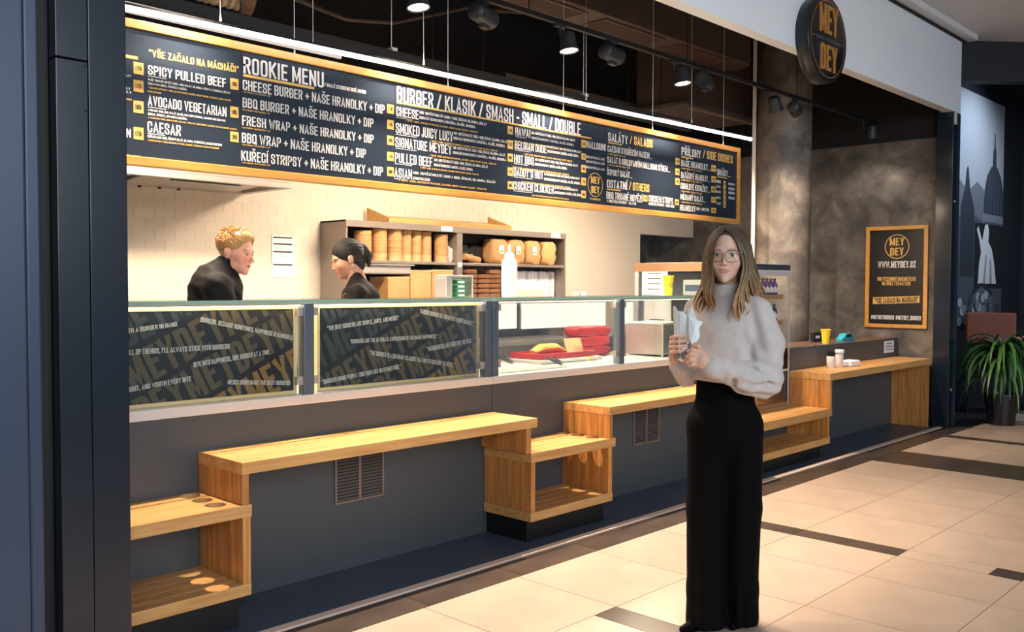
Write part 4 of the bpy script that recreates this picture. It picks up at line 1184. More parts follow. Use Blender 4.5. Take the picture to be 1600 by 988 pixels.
# ================================================================ POSTER ON THE END WALL
poster = thing('framed_poster', 'black poster with gold logo in a wooden frame on the plaster wall', 'poster', (9.745, 3.764, .985))
px = lambda y: -(y - 3.764)
def pb(name, y0, y1, z0, z1, d0, d1, m, bev=0):
    return box(name, -d1, -d0, y0 - 3.764, y1 - 3.764, z0 - .985, z1 - .985, m, poster, bev)
pb('frame', 3.443, 4.085, 2.008, 2.047, 0, .03, M['frame'], .003)
pb('frame', 3.443, 4.085, .985, 1.024, 0, .03, M['frame'], .003)
pb('frame', 3.443, 3.484, 1.024, 2.008, 0, .03, M['frame'], .003)
pb('frame', 4.044, 4.085, 1.024, 2.008, 0, .03, M['frame'], .003)
pb('sheet', 3.484, 4.044, 1.024, 2.008, .0, .016, mat('poster_black', (24, 22, 22), .4), 0)
O, U, Wv = (-.0172, 0, 0), (0, -1, 0), (0, 0, 1)
pt = {'w': [], 'g': [], 'd': []}
for (s, y, z_, w, h), c in zip(POSTER_TEXT, ('w', 'g', 'g', 'd', 'w')):
    pt[c].append((s, px(y), z_ - .985, h, w, math.radians(2.5) if c == 'd' else 0, .16))
lettering('lettering', pt['w'], M['ink_w'], poster, O, U, Wv)
lettering('lettering', pt['g'], M['ink_g'], poster, O, U, Wv)
bandV = [(px(4.004), 1.229 - .985), (px(3.521), 1.252 - .985), (px(3.521), 1.324 - .985), (px(4.004), 1.302 - .985)]
flat_shape('gold_band', bandV, [(0, 1, 2, 3)], M['ink_g'], poster, O, U, Wv)
lettering('lettering', pt['d'], M['ink_d'], poster, (-.0182, 0, 0), U, Wv)
V1, F1 = ring_2d(px(3.76), 1.834 - .985, .118, .127)
flat_shape('logo_ring', V1, F1, M['ink_g'], poster, O, U, Wv)
lettering('logo_letters', [('MEY', px(3.76) - .075, 1.845 - .985, .08, .15, 0, .15), ('DEY', px(3.76) - .07, 1.742 - .985, .08, .14, 0, .15)], M['ink_g'], poster, O, U, Wv)

# ================================================================ KITCHEN
hood = thing('extractor_hood', 'stainless steel extractor hood on the cream tiled wall', 'hood', (2.6, BW, 2.09))
MB().box(-1.9, 1.02, -.65, -.008, .035, .33).build('canopy', M['steel'], hood, .006)
MB().box(-1.9, 1.02, -.65, -.60, 0, .035).box(.96, 1.02, -.6, -.008, 0, .035).box(-1.9, -1.84, -.6, -.008, 0, .035).box(-1.84, .96, -.07, -.008, 0, .035).build('rim', M['steel'], hood, .003)
for a, b in ((-1.78, -.95), (-.88, -.02), (.05, .90)):
    f_ = MB().add([(a, -.58, .03), (b, -.58, .03), (b, -.09, .004), (a, -.09, .004), (a, -.58, .04), (b, -.58, .04), (b, -.09, .014), (a, -.09, .014)],
        [(0, 1, 2, 3), (7, 6, 5, 4), (0, 4, 5, 1), (1, 5, 6, 2), (2, 6, 7, 3), (3, 7, 4, 0)]).build('grease_filter', M['steel'], hood, .003)
    MB().box(a + .18, b - .18, -.48, -.44, .008, .02).build('filter_slot', M['black'], f_)
for x in (.2, .34, .48):
    MB().cyl((x, -.05, -.012), (x, -.05, 0), .012, 10).build('knob', M['blackmetal'], hood)

cookline = thing('back_worktop', 'steel worktop running along the tiled kitchen wall', 'worktop', (4.5, 5.9, 0))
box('top', -3.9, 3.6, -.30, .34, .88, .92, M['steel'], cookline, .003)
box('carcass', -3.85, 3.55, -.24, .34, .0, .88, M['steel'], cookline, .003)

shelf = thing('steel_shelf', 'grey steel wall shelf unit packed with cups, boxes and paper bags', 'shelf', (5.6, BW, 1.0))
def sb(name, x0, x1, y0, y1, z0, z1, m=None, bev=.002):
    return box(name, x0 - 5.6, x1 - 5.6, y0 - BW, y1 - BW, z0 - 1.0, z1 - 1.0, m or M['shelfsteel'], shelf, bev)
M['shelfsteel'] = mat('grey_shelf_steel', (150, 140, 132), .42, .5)
sb('side_panel', 4.29, 4.31, 5.90, 6.24, .92, 1.925)
sb('side_panel', 6.905, 6.925, 5.90, 6.24, .92, 1.925)
sb('divider', 5.47, 5.535, 5.90, 6.24, .92, 1.885)
sb('top', 4.29, 6.925, 5.90, 6.24, 1.910, 1.925)
sb('top_rail', 4.29, 6.925, 5.895, 5.91, 1.872, 1.925)
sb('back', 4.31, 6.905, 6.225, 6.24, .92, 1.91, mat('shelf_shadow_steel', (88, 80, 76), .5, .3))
sb('middle_shelf', 4.31, 5.47, 5.905, 6.225, 1.590, 1.614)
sb('middle_shelf', 5.535, 6.905, 5.905, 6.225, 1.590, 1.614)
sb('lower_shelf', 4.31, 5.47, 5.905, 6.225, 1.24, 1.262)
sb('lower_shelf', 5.535, 6.905, 5.905, 6.225, 1.24, 1.262)
for x in (5.28, 6.70):
    sb('shelf_label', x, x + .13, 5.892, 5.895, 1.880, 1.922, M['paper'], 0)
sb('shelf_label', 5.48, 5.525, 5.895, 5.90, 1.575, 1.615, M['paper'], 0)

def cup_stack(x, y, r, h, label, two=True):
    t = thing('bowl_stack', label, 'bowl stack', (x, y, 1.614), 0, 'stacks of kraft bowls on the middle shelf')
    n = 9
    for k in range(n):
        z0 = h * k / n; z1 = h * (k + 1) / n
        top = k == n - 1
        MB().lathe([(r * .9, z0), (r * .985, z0), (r, z1 - .003), (r * 1.008, z1 - .0025), (r * 1.008, z1), (r * .96, z1), (r * .9, z1 - .01)], n=20).build('kraft_bowl', M['kraft_lt'] if k < 2 else M['kraft'], t, smooth=True)
labs = ['tall kraft bowl stack behind the ponytailed cook at the shelf end', 'kraft bowl stack with a rim lid, second on the middle shelf', 'third kraft bowl stack on the middle shelf, slightly taller', 'fourth kraft bowl stack on the middle shelf', 'narrow brown bowl stack, first of three slim ones', 'narrow brown bowl stack, second of three slim ones', 'narrow brown bowl stack, third of three slim ones', 'brown bowl stack standing alone next to the wrapped cups']
for (x, y, r, h), l in zip([(4.38, 6.10, .058, .27), (4.523, 5.99, .070, .235), (4.681, 5.99, .070, .255), (4.838, 5.99, .070, .262), (4.97, 6.0, .052, .26), (5.082, 6.0, .052, .258), (5.195, 6.0, .050, .255), (5.36, 5.99, .062, .24)], labs):
    cup_stack(x, y, r, h, l)
def crumple(name, c, size, n, mt, parent=None, amp=.25, seed=1, box_=.7):
    rnd = random.Random(seed)
    bm = bmesh.new()
    bmesh.ops.create_icosphere(bm, subdivisions=n, radius=1.0)
    for v in bm.verts:
        k = 1 + rnd.uniform(-amp, amp)
        s = max(abs(v.co.x), abs(v.co.y), abs(v.co.z))
        q = v.co / (s ** box_)
        v.co = Vector((c[0] + q.x * size[0] * k, c[1] + q.y * size[1] * k, c[2] + q.z * size[2] * k))
    me = bpy.data.meshes.new(name); bm.to_mesh(me); bm.free(); me.materials.append(mt)
    return link(bpy.data.objects.new(name, me), parent)
t = crumple('wrapped_cups', (5.445, 5.97, 1.685), (.026, .03, .068), 2, mat('clear_film', (206, 196, 188), .3, coat=.4), None, .2, 3)
tag(t, 'crumpled clear film bag of cups beside the shelf divider', 'bag')
for i, (x0, x1, h, lab) in enumerate([(4.726, 4.949, .222, 'lowest open kraft box on the lower shelf behind the cook'), (4.962, 5.188, .28, 'tall plain kraft box, middle of three on the lower shelf'), (5.203, 5.44, .287, 'tall kraft box beside the shelf divider, lower shelf')]):
    t = thing('kraft_box', lab, 'box', ((x0 + x1) / 2, 6.04, 1.262), 0, 'kraft boxes on the lower shelf')
    w = (x1 - x0) / 2
    box('body', -w, w, -.12, .12, 0, h - .015, M['kraft'], t, .003)
    box('flap', -w - .003, w + .003, -.123, .123, h - .015, h, M['kraft_lt'], t, .002)
t = thing('steel_pan', 'steel gastro pan hanging under the middle shelf', 'pan', (4.75, 6.02, 1.535))
box('basin', -.30, .22, -.10, .1, -.03, .04, M['steel'], t, .01)
box('rim', -.32, .24, -.12, .12, .04, .05, M['steel'], t, .003)
for i in range(4):
    x = 6.04 + i * .225
    t = thing('kraft_bag_bundle', ['kraft bag bundle, nearest to the dark gap on the middle shelf', 'kraft bag bundle with tall white label', 'kraft bag bundle with wide green and white label', 'kraft bag bundle at the open end of the middle shelf'][i], 'bag bundle', (x, 6.0, 1.614), 0, 'wrapped kraft bag bundles')
    o = crumple('bundle', (0, 0, .115), (.106, .075, .112), 3, M['kraft'], t, .035, 10 + i, .93)
    smooth_mesh(o.data, 60)
    if i < 3:
        box('label', -.03, .03, -.085, -.080, .09, .17, M['paper'], t)
        box('label_print', -.02, .02, -.087, -.085, .10, .125, mat('green_print', (130, 170, 110), .6), t)
for i in range(2):
    t = crumple('black_bag', (5.66 + i * .17, 6.08, 1.72 - .02 * i), (.085, .07, .10), 2, mat('black_film', (26, 24, 26), .3), None, .12, 20 + i)
    tag(t, ['crumpled black film bag next to the shelf divider', 'dark crumpled film bag beside the kraft bundles'][i], 'bag')
t = thing('paper_roll', 'brown paper roll end lying on the middle shelf', 'paper roll', (5.70, 5.96, 1.65))
MB().tube([(-.09, .0, .02), (.09, 0, -.01)], .03, 14).build('roll', M['kraft'], t, smooth=True)
for j, x in enumerate((5.66, 5.82, 5.96)):
    for k in range(7):
        zz = 1.262 + k * .043
        if j == 1 and k > 5: continue
        w = .075 + random.uniform(-.006, .008)
        o = MB().add([(x - w, 5.92, zz + .002), (x + w, 5.915, zz), (x + w, 6.16, zz), (x - w, 6.16, zz + .002), (x - w + .006, 5.92, zz + .034), (x + w - .008, 5.918, zz + .041), (x + w, 6.16, zz + .04), (x - w, 6.16, zz + .038)],
            [(3, 2, 1, 0), (4, 5, 6, 7), (0, 1, 5, 4), (1, 2, 6, 5), (2, 3, 7, 6), (3, 0, 4, 7)]).build('folded_bag', M['kraft_dk'], None, .006)
        tag(o, ['folded brown paper bag in the pile against the shelf divider', 'folded brown paper bag in the middle pile', 'folded brown paper bag in the pile beside the white bottle'][j], 'paper bag', ['bag pile against divider', 'bag pile in the middle', 'bag pile beside bottle'][j])
for i in range(14):
    x = 6.33 + i * .042
    o = MB().box(x - .019, x + .019, 6.02, 6.20, 1.262, 1.555 - .006 * (i % 3)).build('napkin_pack', M['paper'] if i % 4 else mat('grey_pack', (200, 196, 194), .7), None, .006)
    tag(o, 'upright white napkin pack in the row on the lower shelf', 'napkins', 'row of upright napkin packs')
t = thing('white_carton', 'open white carton of wraps in front of the napkin row', 'carton', (6.44, 5.955, 1.262))
box('body', -.19, .20, -.035, .045, 0, .19, M['paper'], t, .003)
box('filling', -.18, .19, -.04, -.034, .02, .12, mat('pale_peach_card', (246, 222, 186), .7), t, .002)

dtray = thing('display_tray', 'slanted wooden display tray on top of the steel shelf', 'tray', (5.45, 6.05, 1.925))
for x in (-.72, .70):
    MB().prism([(-.15, 0), (.15, 0), (.15, .135), (-.15, .035)], x - .009, x + .009, 'x').build('end_board', M['oak'], dtray, .002)
box('front_rail', -.711, .691, -.15, -.132, 0, .042, M['oak'], dtray, .002)
box('back_board', -.711, .691, .132, .15, 0, .055, M['oak'], dtray, .002)
MB().add([(-.711, -.13, .01), (.691, -.13, .01), (.691, .13, .075), (-.711, .13, .075), (-.711, -.13, 0), (.691, -.13, 0), (.691, .13, .063), (-.711, .13, .063)],
    [(0, 1, 2, 3), (7, 6, 5, 4), (0, 4, 5, 1), (1, 5, 6, 2), (2, 6, 7, 3), (3, 7, 4, 0)]).build('slanted_base', M['oak'], dtray)

for i, (z0, z1, lab) in enumerate([(1.590, 1.800, 'white paper price list with three dark lines, upper sheet on the tiles'), (1.475, 1.588, 'white paper sheet with one dark line, lower sheet on the tiles')]):
    t = thing('paper_list', lab, 'paper', (3.957, BW - .006, z0))
    box('sheet', -.108, .108, -.003, -.001, 0, z1 - z0, M['paper'], t)
    rows = [(.185,), (.135,), (.075,)] if i == 0 else [(.09,)]
    for r in rows: flat_shape('printed_line', *rects_2d([(-.098, r[0], .17, .011)]), M['ink_d'], t, (0, -.0035, 0), (1, 0, 0), (0, 0, 1))

# ---- things on the glass top
t = thing('squeeze_bottle', 'white squeeze bottle standing on the glass counter top', 'bottle', (4.236, 4.08, 1.345))
MB().lathe([(.044, 0), (.050, .006), (.050, .20), (.044, .235), (.027, .25)], n=24).build('body', M['white'], t, smooth=True)
MB().lathe([(.030, .248), (.032, .252), (.028, .275), (.012, .285), (.008, .325), (.005, .335), (0, .336)], n=18).build('nozzle_cap', M['white'], t, smooth=True)
t = thing('napkin_dispenser', 'steel napkin dispenser frame on the glass counter top', 'dispenser', (3.76, 4.08, 1.345))
box('top', -.11, .11, -.05, .05, .118, .132, M['steel'], t, .003)
box('side', -.11, -.06, -.05, .05, 0, .118, M['steel'], t, .003)
box('side', .10, .11, -.05, .05, 0, .118, M['steel'], t, .003)
box('back', -.06, .10, .035, .05, 0, .118, M['steel'], t, .002)
for k in range(4):
    t = thing('green_sachet_box', 'small green and white sachet box stacked inside the steel dispenser', 'box', (3.77, 4.06, 1.346 + k * .026), 0, 'sachet boxes in dispenser')
    box('body', -.035, .035, -.03, .03, 0, .024, mat('green_box', (40, 120, 70), .5), t, .002)
    box('label', -.025, .025, -.031, -.030, .006, .018, M['paper'], t)
t = thing('card_terminal', 'small pale card terminal on the glass counter top', 'terminal', (4.94, 4.08, 1.345))
box('body', -.045, .05, -.03, .03, 0, .03, mat('terminal_grey', (170, 162, 150), .5), t, .006)
box('keypad', -.02, .03, -.032, -.03, .006, .022, M['paper'], t)
t = thing('paper_cup', 'yellow paper cup on the glass counter end beside the cooler', 'cup', (5.93, 4.02, 1.345))
MB().lathe([(.030, 0), (.042, .145), (.0445, .146), (.0445, .152), (.041, .152), (.030, .01)], n=24).build('cup', M['yellow'], t, smooth=True)
V1, F1 = ring_2d(0, .08, .012, .016, 20)
flat_shape('logo_ring', V1, F1, M['ink_d'], t, (-.012, -.042, 0), (.94, -.34, 0), (0, .08, 1))
# papers on the cooler's end glass
for i, (y0, y1, z0, z1, lab) in enumerate([(4.138, 4.383, 1.345, 1.556, 'white paper list stuck high on the cooler end glass'), (4.10, 4.36, 1.10, 1.325, 'white paper sheet low on the cooler end glass, seen through the display')]):
    t = thing('paper_list', lab, 'paper', (6.093, (y0 + y1) / 2, z0))
    w = (y1 - y0) / 2
    box('sheet', -.002, 0, -w, w, 0, z1 - z0, M['paper'], t)
    for k in range(4 if i == 0 else 1): flat_shape('printed_line', *rects_2d([(-w * .55, (z1 - z0) * (.2 + .2 * k), w * 1.05, .006)]), M['ink_d'], t, (-.003, 0, 0), (0, -1, 0), (0, 0, 1))
t = thing('snack_pack', 'white and blue snack pack behind the cooler end glass', 'snack pack', (6.16, 3.93, 1.346))
box('pack', -.03, .05, -.09, .09, 0, .12, M['paper'], t, .006)
box('print', -.031, -.03, -.07, .07, .03, .08, mat('pack_blue', (90, 110, 150), .5), t)

# ---- inside the display
for i, (x0, x1, z0, z1, lab) in enumerate([(4.48, 4.694, 1.115, 1.29, 'small glowing white panel standing in for a reflection next to the double post'), (4.746, 5.70, 1.108, 1.288, 'wide glowing white panel standing in for a reflection at the back of the display'), (5.834, 6.07, 1.105, 1.286, 'glowing white panel standing in for a reflection beside the third glass post')]):
    t = thing('white_lightbox', lab, 'lightbox', ((x0 + x1) / 2, 4.445, z0), 0, 'glowing stand-ins for reflections at the back of the display')  # bright reflections in the display, built as glowing white panels
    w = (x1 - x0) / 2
    box('panel', -w, w, 0, .008, 0, z1 - z0, mat('reflection_glow', (250, 246, 240), .4, emit=(255, 246, 232), estr=1.1), t, .001)
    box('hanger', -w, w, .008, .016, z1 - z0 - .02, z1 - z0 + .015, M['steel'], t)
t = thing('serving_tray', 'shallow red serving tray with bread and card inside the display', 'tray', (4.80, 4.19, .90))
box('pan', -.32, .34, -.16, .2, 0, .022, M['steel_lt'], t, .004)
MB().box(-.26, .26, -.12, .14, .024, .032).box(-.28, .28, -.135, -.12, .024, .062).box(-.28, .28, .14, .155, .024, .062).box(-.28, -.265, -.12, .14, .024, .062).box(.265, .28, -.12, .14, .024, .062).build('red_tray', M['red'], t, .004)
for k, (x, y, m_) in enumerate([(-.12, .0, 'kraft_lt'), (.12, .05, 'yellow')]):
    pass
t2 = thing('flatbread', 'folded yellow flatbread lying in the red tray', 'bread', (4.76, 4.20, .935))
MB().tube([(-.17, 0, .03), (-.08, 0, .055), (.05, .0, .055), (.14, 0, .03)], [.03, .055, .055, .03], 12, flat=.5).build('bread', mat('flatbread', (226, 176, 84), .7, col2=(206, 146, 60), scale=20), t2, smooth=True)
t2 = thing('menu_card', 'small peach card propped up in the red tray', 'card', (4.98, 4.17, .935))
MB().add([(-.09, -.03, 0), (.09, -.03, 0), (.10, .02, .11), (-.08, .02, .11), (-.09, -.027, 0), (.09, -.027, 0), (.10, .023, .11), (-.08, .023, .11)], [(0, 1, 2, 3), (7, 6, 5, 4), (0, 4, 5, 1), (1, 5, 6, 2), (2, 6, 7, 3), (3, 7, 4, 0)]).build('card', mat('peach_card', (240, 196, 138), .6), t2)
for k in range(3):
    o = crumple('insulated_bag', (5.34, 4.33, .935 + k * .072), (.20, .075, .040), 3, M['red'], None, .02, 40 + k, .85)
    smooth_mesh(o.data, 70)
    tag(o, ['bottom red padded delivery bag of the stack in the display', 'middle red padded delivery bag of the stack in the display', 'top red padded delivery bag of the stack in the display'][k], 'bag', 'stack of red delivery bags')
t = thing('steel_warmer', 'boxy steel food warmer inside the end of the display', 'warmer', (5.80, 4.02, .895))
box('body', -.17, .16, -.16, .18, .012, .235, M['steel'], t, .006)
box('corner_strip', -.176, -.166, -.166, -.152, .0, .24, M['steel_lt'], t, .002)
box('top_lid', -.18, .17, -.17, .19, .235, .25, M['steel_lt'], t, .003)
for s in (-1, 1):
    MB().cyl((s * .13, -.13, 0), (s * .13, -.13, .014), .012, 10).build('foot', M['black'], t)
def tongs(p0, p1, lab):
    t = thing('tongs', lab, 'tongs', p0)
    d = Vector(p1) - Vector(p0)
    side = d.cross(Vector((0, 0, 1))).normalized()
    for s in (-1, 1):
        MB().tube([side * .004 * s, d * .5 + side * .016 * s, d + side * .022 * s], [.006, .009, .009], 8).build('handle', M['black'], t, smooth=True)
        MB().tube([side * .004 * s, -d * .25 + side * .003 * s + Vector((0, 0, -.002))], [.005, .004], 8).build('tip', M['steel'], t)
tongs((4.45, 3.81, .912), (4.52, 3.97, .945), 'black handled tongs in the middle of the display')
tongs((4.30, 4.10, .912), (4.42, 4.34, .945), 'black handled tongs beside the double post in the display')
t = thing('food_pan', 'shallow steel food pan set into the display deck', 'pan', (4.22, 4.05, .895))
box('rim', -.36, .22, -.24, .24, 0, .008, M['steel_lt'], t, .003)
box('well', -.33, .19, -.21, .21, .008, .012, mat('pale_food', (236, 214, 176), .6), t, .002)
t = thing('yellow_clip', 'small yellow bag clip on the display deck', 'clip', (4.88, 3.93, .90))
MB().tube([(-.03, 0, .01), (0, .01, .03), (.03, 0, .01)], .008, 8).build('clip', M['yellow'], t, smooth=True)

# ---- on the low counter and the long table
t = thing('paper_cup', 'yellow paper cup on the low grey counter', 'cup', (8.22, 3.82, .885))
MB().lathe([(.030, 0), (.043, .125), (.046, .126), (.046, .132), (.042, .132), (.030, .01)], n=24).build('cup', M['yellow'], t, smooth=True)
t = thing('card_holder', 'small black box with pale print on the low counter beside the cup', 'box', (8.38, 3.99, .885))
box('body', -.08, .09, -.02, .02, 0, .095, M['black'], t, .004)
box('print', -.05, .03, -.022, -.02, .035, .06, M['paper'], t)
t = thing('counter_ornament', 'small teal and black object on the low grey counter', 'ornament', (8.74, 3.86, .885))
MB().prism([(-.14, 0), (.14, 0), (.14, .03), (.09, .045), (.05, .075), (-.06, .075), (-.10, .04), (-.14, .03)], -.035, .035, 'y').build('body', mat('teal', (40, 150, 170), .4), t, .006)
MB().prism([(-.06, .04), (.06, .04), (.04, .07), (-.05, .07)], -.038, .038, 'y').build('window', M['black'], t)
def jar(x, y, h, r, lab, top):
    t = thing('condiment_jar', lab, 'jar', (x, y, .692))
    MB().lathe([(r * .92, 0), (r, .006), (r, h - .01), (r * .9, h)], n=22).build('body', mat('jar_white', (214, 210, 206), .35), t, smooth=True)
    return t
t = jar(7.86, 3.60, .105, .038, 'metal jar with black cutlery on the long bar table', 0)
for k in range(6):
    a = k * 1.05
    MB().tube([(.015 * math.cos(a), .015 * math.sin(a), .09), (.026 * math.cos(a), .026 * math.sin(a), .15)], [.006, .011], 8).build('cutlery', M['black'], t, smooth=True)
t = jar(8.03, 3.60, .125, .034, 'white shaker jar with a ribbed lid on the long bar table', 0)
MB().lathe([(.038, .125), (.04, .128), (.04, .15), (.035, .155), (0, .155)], n=22).build('lid', M['white'], t, smooth=True)
t = thing('napkin_stack', 'low white napkin stack on the long bar table', 'napkins', (8.20, 3.58, .692))
box('napkins', -.10, .10, -.06, .06, 0, .052, M['paper'], t, .012)

# ================================================================ NEXT SHOP: MURAL, CHAIR, TABLE, PLANT
mural = thing('city_mural', 'black and white mural of domes and a statue beyond the steel jamb', 'mural', (11.05, 3.60, 1.0))
mw_, mh = 1.66, 2.68
g = lambda v, b=6: mat('mural_grey_%d' % v, (max(v - b, 0), v, min(v + b * 2, 255)), .6)
box('sheet', 0, mw_, 0, .015, 0, mh, g(150), mural)
def mp_(name, poly, m_, k):
    flat_shape(name, poly, [tuple(range(len(poly)))], m_, mural, (0, -.002 - .001 * k, 0), (mw_, 0, 0), (0, 0, mh))
mp_('hill', [(0, 0), (1, 0), (1, .60), (.85, .63), (.6, .58), (.4, .62), (.2, .57), (0, .62)], g(98), 0)
mp_('roofline', [(0, 0), (1, 0), (1, .44), (.8, .47), (.55, .44), (.3, .48), (0, .45)], g(70), 1)
dome = [(.56, .48)] + [(.78 - .22 * math.cos(a), .50 + .215 * math.sin(a)) for a in [math.pi * k / 14 for k in range(3, 7)]]
dome = [(.55, .47), (.55, .52), (.57, .60), (.62, .66), (.70, .70), (.74, .71), (.745, .78), (.765, .79), (.775, .86), (.785, .86), (.795, .79), (.815, .78), (.82, .71), (.86, .70), (.94, .66), (.99, .60), (1.0, .52), (1.0, .47)]
mp_('dome', dome, g(52), 2)
for k in range(5):
    u = .61 + k * .085
    mp_('dome_rib', [(u - .006, .49), (u + .006, .49), (.78 + (u - .78) * .55 + .004, .665), (.78 + (u - .78) * .55 - .004, .665)], g(84), 3)
mp_('dome_gallery', [(.52, .45), (1.0, .45), (1.0, .485), (.52, .485)], g(112), 3)
mp_('tower', [(.06, .2), (.06, .50), (.14, .58), (.17, .66), (.19, .68), (.21, .66), (.24, .58), (.34, .50), (.34, .2)], g(44), 2)
mp_('dark_block', [(.36, .15), (1, .15), (1, .44), (.36, .44)], g(22, 3), 4)
mp_('statue', [(.44, .17), (.46, .26), (.50, .31), (.45, .37), (.40, .41), (.43, .425), (.52, .36), (.55, .40), (.58, .435), (.64, .44), (.67, .41), (.66, .36), (.74, .33), (.80, .27), (.84, .20), (.86, .17)], g(196, 4), 5)
mp_('statue_fold', [(.55, .17), (.60, .30), (.63, .30), (.60, .17)], g(140, 4), 6)
mp_('statue_fold', [(.70, .17), (.70, .28), (.73, .28), (.76, .17)], g(134, 4), 6)
mp_('house', [(.30, 0), (.30, .11), (.52, .16), (.78, .11), (.78, 0)], g(84), 5)
mp_('house_roof', [(.28, .11), (.52, .165), (.80, .11), (.74, .14), (.52, .175), (.34, .14)], g(40), 6)
for k in range(4):
    mp_('house_window', [(.36 + k * .1, .04), (.40 + k * .1, .04), (.40 + k * .1, .085), (.36 + k * .1, .085)], g(30), 6)
for k in range(22):
    u, v = random.uniform(.0, .96), random.uniform(.0, .12)
    mp_('foliage', [(u + .05 * math.cos(a), v + .022 * math.sin(a)) for a in [2 * math.pi * j / 7 for j in range(7)]], g(random.choice((110, 150, 60))), 7 + k * .12)
mural_fill = spotlight(11.45, 'added cool spotlight, out of view, brightening the mural of the next shop', 220, (34, 0), 110, y=2.35, z=4.0, colr=(.75, .88, 1.0))  # added lamp hidden above the bulkhead, only there to brighten the mural
mural_fill['group'] = 'added lights of the next shop'
flag = box('banner', 10.02, 10.22, 3.58, 3.62, 2.45, 4.3, M['black'])
tag(flag, 'narrow black banner hanging beside the mural', 'banner')

chair = thing('bar_chair', 'brown leather backed chair behind the potted plant', 'chair', (11.30, 3.30, 0), math.radians(16.6 - 90))
M['leather'] = mat('brown_leather', (136, 72, 48), .45)
box('backrest', -.25, .25, -.21, -.17, .78, 1.13, M['leather'], chair, .02)
box('seat', -.24, .24, -.2, .22, .58, .65, M['leather'], chair, .02)
for sx in (-1, 1):
    for sy in (-1, 1):
        MB().tube([(sx * .19, sy * .17, .6), (sx * .22, sy * .2, 0)], [.02, .014], 8).build('leg', M['black'], chair)
tbl = thing('cafe_table', 'wooden cafe table top at the picture edge behind the plant', 'table', (11.75, 2.75, 0))
MB().box(-.4, .4, -.4, .4, .80, .84).build('top', M['oak'], tbl, .006)
MB().cyl((0, 0, .02), (0, 0, .80), .035, 12).build('column', M['black'], tbl)
MB().lathe([(.24, 0), (.24, .015), (.05, .03)], n=24).build('base', M['black'], tbl)

plant = thing('potted_plant', 'leafy green ribbon plant in a black pot beside the jamb', 'plant', (10.33, 2.90, 0))
MB().lathe([(.125, 0), (.165, .30), (.172, .30), (.172, .325), (.155, .325), (.15, .29), (0, .29)], n=28).build('pot', mat('pot_black', (24, 25, 28), .3), plant, smooth=True)
MB().lathe([(.148, .29), (.1, .30), (0, .30)], n=20).build('soil', mat('soil', (40, 30, 22), .9), plant)
MB().tube([(0, 0, .28), (.01, .01, .45), (0, 0, .72)], [.03, .025, .018], 10).build('stem', mat('plant_stem', (84, 74, 52), .7), plant, smooth=True)
leafm = [mat('leaf_green_a', (52, 96, 44), .4, col2=(40, 80, 36), scale=8), mat('leaf_green_b', (76, 122, 56), .4), mat('leaf_green_c', (36, 72, 38), .45)]
rp = random.Random(5)
for k in range(210):
    a = rp.uniform(0, 2 * math.pi)
    z0 = rp.uniform(.50, .78)
    L = rp.uniform(.45, .78)
    el = rp.uniform(.15, 1.30)
    w = rp.uniform(.014, .023)
    ux, uy = math.cos(a), math.sin(a)
    sx, sy = -uy, ux
    vs, fs = [], []
    n = 8
    x = 0.02; z = z0; ang = el
    for i in range(n + 1):
        t_ = i / n
        ww = w * (1 - t_ ** 2.2) * (.5 + 1.1 * min(t_ * 3, 1) * .5)
        fold = ww * .35
        vs += [(ux * x + sx * ww, uy * x + sy * ww, z + fold), (ux * x, uy * x, z), (ux * x - sx * ww, uy * x - sy * ww, z + fold)]
        x += L / n * math.cos(ang); z += L / n * math.sin(ang)
        ang -= (el + 1.35) / n * 1.25
        if z < .04: z = .04
    for i in range(n):
        fs += [(3 * i, 3 * i + 1, 3 * i + 4, 3 * i + 3), (3 * i + 1, 3 * i + 2, 3 * i + 5, 3 * i + 4)]
    me = bpy.data.meshes.new('leaf'); me.from_pydata(vs, [], fs); me.materials.append(leafm[k % 3])
    me.polygons.foreach_set('use_smooth', [True] * len(me.polygons))
    link(bpy.data.objects.new('leaf', me), plant)

